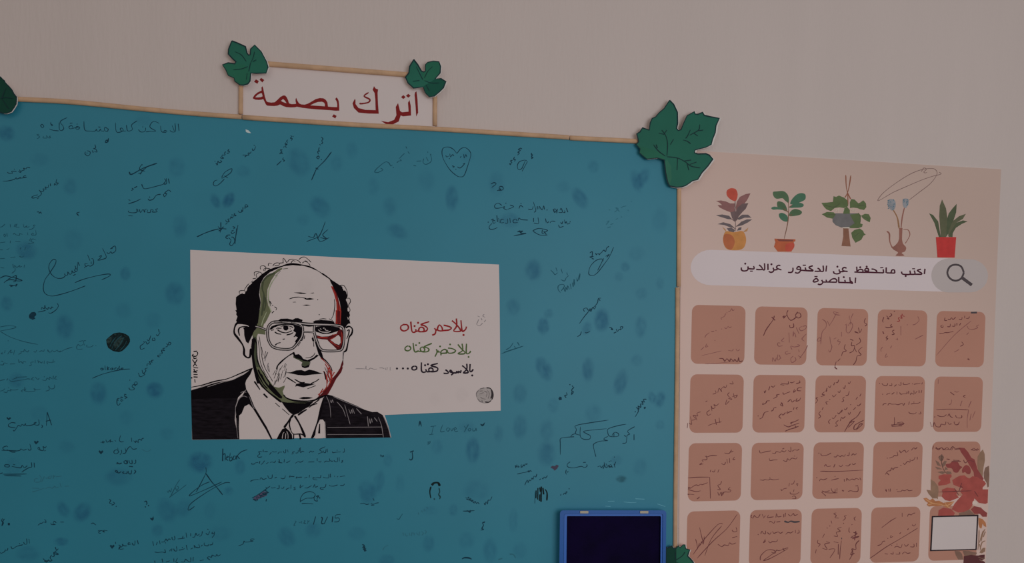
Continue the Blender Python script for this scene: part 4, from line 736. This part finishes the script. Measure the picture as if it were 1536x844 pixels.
mb.ink('hp', "195 440 220 410 240 415,232 400 225 450,275 440 290 415,365 410 385 430 390 400,405 410 402 440", pm('twine', (176, 164, 150)), .9, P4); mb.ink('hp', "80 365 180 390 250 350,120 470 200 470,400 700 450 660,440 450 462 500 458 560,485 490 540 510,440 370 500 370", GR4, .9, P4); mb.build('plant_drawing', pos)
mb = MB(QH); EW = pm('ewer', (130, 86, 76))
mb.fill('X', "302 600 320 600 330 640 354 670 345 700 320 712 340 733 274 733 292 710 265 690 240 668 262 660 290 630", EW, P1, True); mb.fill('X', "300 520 326 520 322 612 300 612", EW, P1)
mb.ink('X', "205 545 225 565 228 620 245 665 272 690", EW, 2.0, P1); mb.ink('X', "330 533 368 535 383 570 366 610 346 640", EW, 1.2, P1); mb.ink('X', "300 525 286 440 250 375", pm('stem2', (132, 96, 70)), 2.2, P1); mb.ink('X', "315 525 324 440 342 360", EW, 1.6, P1)
mb.fill('X', "212 318 232 298 268 310 274 350 262 380 240 384 216 350,330 300 368 298 374 330 352 368 330 350", pm('pale_flower', (128, 128, 132)), P2, True)
for k in range(26):
    a, b = (random.uniform(212, 270), random.uniform(300, 375)) if k < 16 else (random.uniform(330, 372), random.uniform(298, 345))
    mb.ink('X', "%d %d %d %d" % (a, b, a + random.uniform(-9, 9), b + random.uniform(4, 12)), pm('blue_flower', (84, 106, 118)), 1.1, P3)
mb.build('plant_drawing', pos)
mb = MB(QH); mb.ink('X', "375 308 450 250 540 180 590 110 580 74 545 64 470 74 380 110 270 180 180 250 140 300 150 308 250 250 350 205 480 150 570 120 600 114 624 104 606 92,470 90 490 60 510 70 490 90 500 98 515 94", pm('pencil', (112, 88, 84)), .8, P2, vary=.1); mb.build('pencil_doodle', pos)
mb = MB(QH)
mb.fill('X', "530 408 560 420 600 470 620 590 605 590 570 480,742 335 738 400 715 470 680 560 660 590 655 500 680 410 710 370,826 470 780 490 735 520 712 560 710 590 680 588 700 520 740 480 790 462", GR4, P1); mb.fill('X', "630 302 660 370 670 440 660 590 620 590 608 430 612 350,812 412 790 450 740 480 700 540 675 590 680 540 710 470 760 430", pm('olive_leaf', (84, 84, 64)), P2)
mb.fill('X', "582 590 738 590 726 748 594 746", pm('pot_red', (168, 52, 50)), P3); mb.build('plant_drawing', pos)
# note boxes: a regular grid in the plane of the wall
cxs = [(1036.3,1116.5,1030,1109.5),(1131.2,1209.6,1124,1201.4),(1224.6,1300.8,1216,1290.7),(1315.1,1389,1305,1378.7),(1403.3,1476.4,1392.7,1464.5)]
cols = [((P(a,505).x + P(c,803).x)/2, (P(b,505).x + P(d,803).x)/2) for a, b, c, d in cxs]
rows = [((P(1077,a).z + P(1440,b).z)/2, (P(1077,c).z + P(1440,d).z)/2) for a, b, c, d in [(458.1,466.7,545.8,550),(561.4,564.7,648.7,647.3)]]
rows += [((P(1069,664).z + P(1431,662).z)/2, (P(1069,750.5).z + P(1340,746).z)/2)]
rz = (P(1069,765.6).z + P(1341,760.1).z)/2; rows += [(rz, rz - (rows[0][0] - rows[0][1]))]
cards = {}
for r, (z1, z0) in enumerate(rows):
    for c, (x0, x1) in enumerate(cols):
        q = .0085; mb = MB(); pts = []
        for (cx, cz, a0) in ((x1-q, z1-q, 0), (x0+q, z1-q, 90), (x0+q, z0+q, 180), (x1-q, z0+q, 270)):
            pts += [(cx + q*math.cos(math.radians(a0 + k*15)), cz + q*math.sin(math.radians(a0 + k*15))) for k in range(7)]
        base = [Vector((x, -(QH + P1), z)) for x, z in pts]
        mb.v = base; mb.f = [tuple(range(len(base)))]; mb.m = [mb.mi(M_card)]
        cards[r, c] = mb.build('note_box', pos)
def cn(r, c, tile, txt, w=.9, m=None, more=()):
    mb = MB(QH + P2); mb.ink(tile, txt, m or BR, w)
    for t, ww, mm in more: mb.ink(tile, t, mm, ww)
    mb.build('handwriting', cards[r, c])
cn(0,0,'P', "420 124 404 130 396 116 384 136 370 140,360 148,350 152 340 176 316 186 320 200,396 254 380 262 370 252 356 268 340 262,320 272,276 284,262 290 240 292,226 300 200 320 190 340,268 360,206 384 196 410 216 404 200 396,184 410 160 434,370 436 400 440 410 424,430 424 440 440 460 430", .9, BR2, (("300 498 330 500 344 520 360 500 380 520 390 500 410 520 420 506 440 524 450 490 456 520 484 516", 1.2, BR), ("190 540 300 534 420 520,166 476 220 464 320 440", .7, BR2)))
cn(0,1,'P', "830 128 820 160 850 206 900 176,786 182 800 172 796 190 820 164,904 140 886 170 906 188 928 176 920 150 900 150,870 228 872 256 846 262 842 240,724 170 716 200 690 236 660 280 640 326,704 180 730 206", 1.25, BR, (("940 250 916 266 930 286 964 270 968 248 944 252,892 260 914 310,872 290 868 330 880 300 890 336,836 300 840 376,800 340 780 362 800 372,770 380 750 380 756 404 790 400,970 310 950 330 936 350 956 366,900 390 920 400 880 410 850 404 860 430,830 440 810 450 816 466 850 456,710 524 712 490 730 520 740 490,750 468 750 510 770 496 760 470 776 500,870 480 850 500 860 530 890 510 880 486,910 430 916 450,980 396 960 440 916 500,906 476 930 490", 1.0, BR2),))
cn(0,2,'P', "1090 196 1120 220 1120 260 1090 300 1080 390,1060 344 1054 364 1080 360 1076 340 1060 344,1200 150 1176 200 1150 240,1130 210 1150 250,1220 150 1180 140 1190 160 1230 166,1330 150 1310 200 1310 240,1300 170 1300 200,1280 230 1276 290 1300 300 1326 250 1310 220 1290 250,1270 240,1150 330 1156 380 1166 410 1150 450 1140 430,1240 296 1240 330,1220 350 1210 366 1230 370 1216 396,1180 350 1200 340", .95, BR2, (("1340 296 1370 304 1340 290,1370 260 1380 300 1396 270,1424 190 1414 220 1434 236 1420 250,1306 350 1330 360,1320 370 1316 400 1340 400 1330 440 1300 456,1400 410 1370 440 1390 470 1360 480 1350 520 1330 548,1340 420 1356 450,1376 340 1386 370 1350 396,1270 390 1260 420 1276 440 1250 450 1240 480,1230 500 1210 520,1200 520 1190 560 1206 580 1184 566", 1.05, BR),))
cn(0,3,'T', "460 180 450 210 456 222,480 170 500 196 484 190,510 150 520 166 500 180,540 136,520 236 510 250 526 256 490 262 470 256,450 290 460 310,540 280 524 290 540 310 520 316,490 324 476 340 490 346 476 360", 1.15, BR, (("620 176 590 170 600 190 570 186 580 210 560 214,600 160", 1.1, pm('red_pen', (128, 42, 44))), ("450 410 436 430 440 446,520 400 510 420,480 460 470 490 490 480,720 176 730 206 700 236 680 240,640 240,590 250 590 320,560 340 566 356 550 350,760 320 700 350", .9, BR2)))
cn(0,4,'T', "1116 176 1110 190 1090 190,1080 170 1080 190,1060 180 1056 200 1036 196,1012 180 990 200 980 186 966 200 950 196,930 184 926 206 946 206,1050 226 1040 244,1020 226 1020 246,1004 230 1004 250 980 250,970 232 966 254 946 254,910 240 896 250 910 262 916 246,994 292 970 296 950 300 930 300 910 306 884 306,1100 500 1116 510 1108 496,1056 370 1070 390 1046 406", 1.0, BR, (("1128 147 1174 146", 2.3, MG), ("1130 210 1000 320 862 476", .9, BR2), ("1190 240 1170 250 1180 262 1140 276 1110 270 1100 250,1110 300 1096 316,1036 430 1000 450", .9, BR2)))
cn(1,0,'Q', "400 110 408 130 380 128,360 136 350 160 336 150,340 150 316 170 320 190 300 164 290 200,270 180 276 200 250 210,210 260 196 268,380 196 366 216 400 250 370 240,410 200 420 240 440 216 400 230,360 250 350 290 380 260,300 280 280 296 260 290 270 310 250 320 240 300 246 340,230 330 206 350 216 372 240 360,160 344 130 356 136 376 100 372 120 400 90 410,80 380 90 440 70 430,120 380 130 410,216 450 260 434 320 420,270 400 280 444,300 390 306 430,60 430 56 470")
cn(1,1,'Q', "916 104 920 120 890 128,880 112 860 122 846 118,830 110 832 130 800 130 776 124,770 136 800 140,730 140 716 156 700 146,690 150 680 180,660 180 650 200 646 184,936 160 910 160 900 180 930 184,890 180 870 196 880 170,846 190 820 200 796 210 790 196,766 210 740 216 746 226 716 244,690 260 666 262 660 276 634 290 640 274,926 236 916 256 890 262 900 240,880 256 860 270 850 250 826 270,790 276 770 290 790 300 776 270,740 310 720 316 716 330 700 340,680 340 650 350 640 370 630 390 610 400,600 376,906 310 890 316 900 326,876 310 870 330,860 340 840 346 820 356 826 340,810 350 790 370 780 360 760 380 776 396", 1.1, BR, (("914 404 880 420 850 430 860 440,796 444 830 460 860 450 916 430,806 494 850 476 912 456,830 480 890 466 880 450", 1.2, BR),))
cn(1,2,'Q', "1220 96 1210 120 1196 120,1186 120 1180 140,1160 140 1150 160 1140 146,1130 160 1120 190 1130 180,1110 190 1090 210 1110 216 1080 230,1060 236 1044 240 1056 256 1040 280,1310 110 1300 130 1290 120,1270 140 1262 166 1250 156,1230 180 1226 196 1210 190,1200 210 1180 230 1170 216,1150 250,1140 266 1120 270 1130 290,1100 310 1090 330,1080 340 1066 360 1080 380 1060 396,1300 184 1290 216 1270 220,1264 230 1250 240 1256 260 1240 270,1390 206 1380 226,1364 230 1350 250,1310 290,1286 310 1270 330 1260 320,1240 350 1246 330 1220 360 1210 350,1200 370 1180 396 1166 390,1156 400 1140 420 1150 436,1390 280 1370 300 1360 290,1350 310 1330 330,1310 346 1300 366 1290 350,1270 380 1250 396 1240 386 1230 416,1216 410 1196 430 1210 450 1190 456", 1.0, BR, (("1386 340 1360 380 1320 410 1290 450 1262 500,1330 400 1300 430 1340 416 1290 466,1410 410 1370 430 1340 450 1336 480 1360 470 1380 440 1400 440 1350 486", 1.2, BR),))
cn(1,3,'U', "756 120 750 134,740 126 710 130 690 134,680 130,660 124 640 134 610 134 610 120,590 116 590 140 570 136,556 136 540 150,520 124 520 144 500 140,490 124 480 144 450 136 446 124,426 126,750 180 746 200,730 180 730 200,714 186 700 206,690 180 690 210 670 200 664 216,650 184 650 206,636 190 636 206 610 206 590 210 580 196,560 190 560 212,530 206 520 210 540 196,510 200 490 206 480 214,450 210,740 270 720 280 690 280 666 286,690 270,656 266 650 290,620 276 610 296 600 280 570 290 550 286 520 286 500 280 490 296,480 280 460 284 450 296,740 344 744 360 726 360,710 350 690 360 660 356 650 344,540 384 540 440 516 444,516 450 560 440 620 434,560 430 600 424 610 440 570 446,520 456 600 452", .95)
cn(1,4,'U', "860 328 980 324 1110 330,1056 370 1056 390 1020 390 1010 370,990 390 970 380 960 360 950 380,940 366 920 380 890 380 870 370,850 384,1040 420 1030 440 1010 444 1000 430 1000 420,980 436 960 440 950 424,936 420 930 444 900 440 890 460 860 456 850 430,846 424 836 460,970 194 1000 216,1086 216 1070 226 1086 236", 1.05, BR, (("1000 186 1020 194 1036 186,980 250 976 280 960 290,1060 260 1046 300,1130 262 1110 310,1110 330 1100 400 1100 470,1160 340 1140 390,1130 360 1120 410,816 424 826 460,878 96 876 130", .9, BR2),))
cn(2,0,'Q', "410 646 390 654 396 636 376 664 340 660,286 680 240 680 210 690 190 684,200 680 206 710 170 714 180 730,170 736 150 750 180 744,420 690 406 710 424 710,380 700 382 736,360 706 364 740,350 730 340 750 316 740,300 786 290 810,270 786 262 806 246 800,236 790 232 806", .95)
cn(2,0,'R', "60 192 140 186 228 186,228 186 234 350,214 228 190 236 170 244 160 240 140 250 120 246 80 270 64 272 70 262 84 274,70 320 60 316 110 320,150 340 130 354 150 336,60 280 120 296 160 290,320 216 310 240 290 250 310 280 286 280,386 262 370 280 390 286 380 300 340 300 330 320,290 300 300 326 316 300 320 330 330 296", .95)
cn(2,1,'Q', "916 630 900 640 880 636 860 648,850 612 850 650 830 640,816 640 800 652 780 644 770 656 740 650 730 664 706 660,786 630 800 624,700 644 660 650 640 656 616 660 610 640,900 690 890 706 860 700 840 716 826 704 816 726 790 716,880 684,750 712 720 714 690 718 686 700")
cn(2,1,'R', "760 200 720 206 690 200 680 208 650 204 640 210 612 206,690 190,910 240 896 236 904 254,880 210 870 236 850 240,840 230 836 256,820 270 796 276 780 290 776 276,870 300 876 280,916 300 890 316 850 314 846 300,860 336 880 330 890 350 860 350")
cn(2,2,'Q', "1356 664 1340 676 1330 666 1316 680,1300 654 1296 680 1280 676,1270 670 1260 686 1240 680 1230 690 1210 676 1200 690 1180 690,1160 660 1130 676 1090 680 1080 664,1066 662,1350 740 1330 750 1320 740,1310 744 1290 760 1270 756,1250 750 1236 766 1220 756,1190 746 1180 770,1160 760 1130 764 1120 750 1106 764,1076 800 1200 802 1406 792", 1.0)
cn(2,2,'R', "1380 190 1390 210,1376 204 1350 196 1340 206 1320 200 1300 210 1280 196 1280 216,1262 220 1260 200,1220 196 1200 200 1180 204 1160 210,1190 180,1130 196 1100 206 1080 200 1070 216,1050 190,1366 254 1366 292 1340 296 1310 290 1290 296,1366 250 1346 254,1260 290 1244 286 1256 296,1206 270 1204 296,1190 276 1190 300 1170 296 1160 270,1150 290 1120 296 1090 300,1090 290 1130 306 1210 306,1086 300 1120 330", 1.0)
cn(2,3,'U', "716 616 700 630 690 620 670 640,650 640 630 656 620 640 600 650 590 660 580 640,560 650 566 680 540 680 530 690 500 700,486 700,716 690 716 710,700 690 690 712 670 720,660 706 660 730 640 726 620 750 610 736,590 756,570 770 540 776 530 790 520 774 510 796 490 800 470 826,480 810 500 830", 1.0)
cn(2,3,'V', "680 286 650 290 640 280 620 290 600 286 590 296 560 296,560 280,510 274 510 296,496 276 500 296,476 276 480 296 470 280")
cn(2,4,'U', "1190 630 1170 640 1150 624 1130 640,1080 630 1050 636 1030 624 1000 636,990 620 980 640,960 630 930 636 900 620 880 636 850 620,940 706 960 712,990 716 1040 718", .9)
cn(3,0,'R', "440 470 360 580 250 680 130 810,330 545 290 550 180 670 100 780,150 570 166 640 180 690,120 660 130 700 136 740,150 690 140 720 160 700 166 680 180 700 186 640,430 570 436 600 410 604 400 590,440 640 420 646 400 650,430 690 400 700 380 690 370 710 340 706 320 720 300 706 290 704,320 560 240 660 190 790", .95)
cn(3,1,'R', "906 470 880 480 870 464 850 484 830 470,810 460 806 490,796 470 796 494,780 486 750 490 746 470,740 464 736 496,720 490 690 494 670 496 680 476,656 480 640 500,630 470 640 490,616 470 600 494 580 490 570 480 560 500 546 490 550 474,770 526 740 530,730 520 720 540 700 526 684 530,910 590 916 610 900 616,886 592 886 614,870 600 850 614 830 610 810 626,790 606 770 616 756 606 740 610 720 616 710 600,700 606 690 624 670 610,656 596 656 620 640 616 630 600 620 620,600 626,750 664 740 680 710 680 690 690 680 674,660 672 640 690 656 660,830 726 790 740 760 750 740 746 730 770 700 760,616 824 620 790 660 750 700 742 730 756 690 790 640 826 700 806 830 734,790 730 800 750", 1.0, BR, (("920 526 880 530 850 524 830 532 800 524", 2.3, MG),))
cn(3,2,'R', "1200 460 1180 466 1200 480 1190 496 1220 500,1280 480 1262 484 1270 500 1250 520,1256 540,1350 490 1336 500 1346 520,1320 550,1300 570 1296 600 1306 610,1160 520 1166 540,1150 560,1130 576,1110 620 1094 650,1240 570 1210 580 1230 600 1200 610 1210 640 1180 636,1060 666 1056 690 1076 700 1060 720,1046 740 1040 770,1240 670 1230 740 1226 816,1216 700 1214 780,1090 730 1130 740 1110 700 1150 690 1120 680,1140 740 1190 740 1150 806,1180 680 1216 690", .95, BR, (("1330 610 1360 620 1310 650 1376 640 1320 660,1350 600 1340 670,1376 670 1350 700 1350 740 1320 736 1326 770 1300 820,1330 740 1310 780 1340 770,1240 652 1242 660", 1.15, BR), ("1238 656 1244 656", 3, MG)))
cn(3,3,'V', "700 460 680 466 670 476 650 470 640 490,600 460 600 490,556 496 520 516 500 530 440 576,706 546 690 560 676 550,650 580 640 590,590 610 580 620,530 640 510 650 516 630,490 656,470 676 450 680 440 700 410 712,720 576 600 650 480 720 380 790 350 810,710 690 710 720,690 696 690 720 660 720,650 700 630 716 616 700,600 700 590 726 560 716 540 726,560 700,520 710,664 766 640 770 620 760 600 776,580 760 580 776 550 776,530 756 530 776 510 770,490 776 466 772", .95)
# flower bouquet print
B1, B2, B3, B4, B5, B6 = pm('petal_red', (146, 70, 64)), pm('petal_dark', (126, 60, 58)), pm('leaf_taupe', (116, 88, 76)), pm('leaf_gold', (160, 102, 68)), pm('leaf_brown', (130, 100, 82)), pm('wine', (82, 44, 46))
C1, C2, C3 = P2 + .00004, P2 + .00008, P2 + .00012
mb = MB(QH)
mb.fill('bq', "430 80 490 85 530 130 565 190 600 270 640 330 660 400 620 400 560 300 500 200 450 130", B2, C1); mb.fill('bq', "635 180 665 130 692 100 712 150 715 220 700 300 690 400 665 420 640 340 632 260", B5, C1); mb.fill('bq', "600 380 640 330 700 420 690 450", B2, C1)
mb.fill('bq', "560 190 600 210 625 290 640 370 700 450 600 440 590 340 540 270 520 210", B2, C1)
mb.fill('bq', "240 150 265 185 250 225 225 230 205 195,170 220 205 240 235 290 190 275,165 290 210 300 250 320 190 320,270 225 295 230 280 270 250 300 245 260,190 350 240 340 290 350 250 372,290 340 340 345 350 370 300 375,280 290 310 320 270 330", B3, C1); mb.ink('bq', "238 160 240 260 265 330 300 370,205 190 225 170 255 190 240 225", pm('twig', (92, 66, 58)), .9, C2)
mb.fill('bq', "285 265 330 255 360 230 410 235 440 280 465 295 440 320 415 355 375 350 350 310 300 300", B2, C2, True); mb.fill('bq', "465 320 500 275 540 285 560 330 550 370 520 370 495 350 470 360", B2, C2, True)
mb.fill('bq', "205 390 260 375 345 375 350 400 330 420 335 470 290 490 205 500 200 470 230 440 205 420", B1, C2)
mb.fill('bq', "355 440 400 410 440 390 490 385 520 410 545 420 580 395 630 405 670 430 710 450 728 480 690 520 690 540 750 540 745 690 720 700 650 690 600 640 575 720 545 760 480 790 420 795 350 760 380 700 430 640 470 600 440 560 470 530 420 510 370 490", B1, C2)
mb.fill('bq', "240 545 300 520 380 530 410 560 400 600 430 630 380 650 330 670 280 660 240 620 250 580", B1, C2); mb.fill('bq', "205 770 260 740 340 755 385 800 370 830 200 830", B1, C2); mb.fill('bq', "560 760 600 725 670 740 700 770 740 800 735 842 690 842 660 810 600 810", B2, C3)
mb.fill('bq', "430 800 480 790 545 762 600 815 640 830 430 835", B3, C1); mb.fill('bq', "582 670 632 672 628 712 575 700", pm('petal_gap', (186, 166, 156)), C3)
mb.fill('bq', "760 280 720 300 702 360 705 420 735 470 745 520 758 510 764 380", B3, C1)
mb.fill('bq', "118 430 160 455 200 510 205 560 195 650 150 600 125 560,72 545 110 550 165 580 200 640 140 640 95 590", B5, C1)
mb.fill('bq', "38 640 70 632 110 660 140 640 170 670 210 665 260 690 300 680 380 672 340 720 300 745 250 720 200 725 130 725 100 730 75 710 90 690 60 670", B4, C3)
mb.ink('bq', "60 645 130 690 220 705 290 720 370 680,90 710 130 700,270 680 300 725 330 745", mat('leaf_gold_line', (176, 126, 90)), .9, C3 + .00004)
mb.ink('bq', "205 570 400 562 570 556,380 530 425 600,460 470 430 560,600 560 640 620,440 500 470 520,150 60 140 100,175 75 200 95 240 80 260 105 300 80 330 105 360 70 400 100 450 90,350 235 450 232,480 215 500 250 540 220 600 240,560 100 600 110 640 90,300 205 330 210", BR, .9, C3)
mb.fill('bb', "725 120 790 140 840 200 850 270 810 250 790 210 775 290 745 285 725 220", B4, C1)
mb.ink('bb', "735 310 730 480 715 640,830 300 790 380 770 500,800 330 770 420 740 520,835 490 780 520 750 640,835 340 800 430,740 540 760 620", B5, 1.3, C1); mb.fill('bb', "760 640 800 600 835 600 830 660 780 690 740 680", B5, C1)
mb.fill('bb', "340 650 420 655 460 700 480 790 400 790 360 720,470 650 560 650 700 680 690 710 500 730", B3, C1); mb.fill('bb', "490 735 600 715 720 725 760 715 825 710 822 780 780 800 830 830 825 900 480 900", B6, C2); mb.ink('bb', "720 750 780 770 815 765,740 790 790 815", B3, 1.2, C3)
mb.build('flower_print', pos)
# blank white square with dark border (its pattern left out)
mb = MB(QH); mb.fill('V', "828 484 1186 474 1172 744 814 754", mat('square_border', (34, 26, 30)), C3 + .00005); mb.fill('V', "838 494 1174 486 1162 736 826 744", M_white, C3 + .0001); mb.build('white_square', pos)

# ------------------------------------------------------------------ ink pad
pad = thing('ink_pad', 'open blue plastic ink pad with dark felt, near the lower right corner of the board', 'ink pad', 920, 880, BT)
BL = mat('blue_plastic', (14, 64, 124), .35, .5, .05, 20); BL2 = mat('blue_plastic_lip', (34, 76, 142), .35, .5, .05, 20); FE = mat('inked_felt', (6, 1, 26), .7, .08, .3, 40, .3, 400); BM = mat('hinge_metal', (118, 110, 98), .45, .4, .05, 30, metal=.6)
def frame_ring(mb, o, i, m, ho, hi, hb):
    """bevelled frame: outer outline o, inner outline i (four corners each, pixels)"""
    A = [P(x, y, hb) for x, y in o]; B = [P(x, y, ho) for x, y in o]; C_ = [P(x, y, ho) for x, y in i]; E_ = [P(x, y, hi) for x, y in i]
    b = len(mb.v); n = len(o); mb.v += A + B + C_ + E_; k = mb.mi(m)
    for r in range(3):
        for j in range(n):
            j2 = (j+1) % n
            mb.f.append((b+r*n+j, b+r*n+j2, b+(r+1)*n+j2, b+(r+1)*n+j)); mb.m.append(k)
def rr(x0, y0, x1, y1, r, dx=0):
    """rounded rectangle; dx shifts the lower corners"""
    out = []
    for cx, cy, a in ((x0+r, y0+r, 180), (x1-r, y0+r, 270), (x1-r+dx, y1-r, 0), (x0+r+dx, y1-r, 90)):
        out += [(cx + r*math.cos(math.radians(a+k*22.5)), cy + r*math.sin(math.radians(a+k*22.5))) for k in range(5)]
    return out[::-1]
HT = BT + .0115
mb = MB(); frame_ring(mb, rr(840, 765, 999.5, 889, 5, -1.5), rr(846, 770.5, 994.5, 884, 2.5, -1), BL, HT, HT - .0016, BT); mb.build('case', pad)
mb = MB(); frame_ring(mb, rr(846.3, 770.7, 994.3, 883.8, 2.4, -1), rr(850.3, 773.6, 991.4, 879.5, 1.6, -1), BL2, HT - .0012, HT - .006, BT + .001); mb.build('inner_lip', pad)
mb = MB(); mb.slab(rr(849.6, 773, 992, 880, 1.5, -1), FE, BT, HT - .0045); mb.build('felt_pad', pad)
for hx in (876.4, 966.4):
    mb = MB(); mb.slab(rr(hx-6.2, 766, hx+6.2, 769.6, .8), BM, HT - .002, HT + .0009, mat('hinge_shadow', (30, 26, 34))); mb.build('hinge_pin', pad)
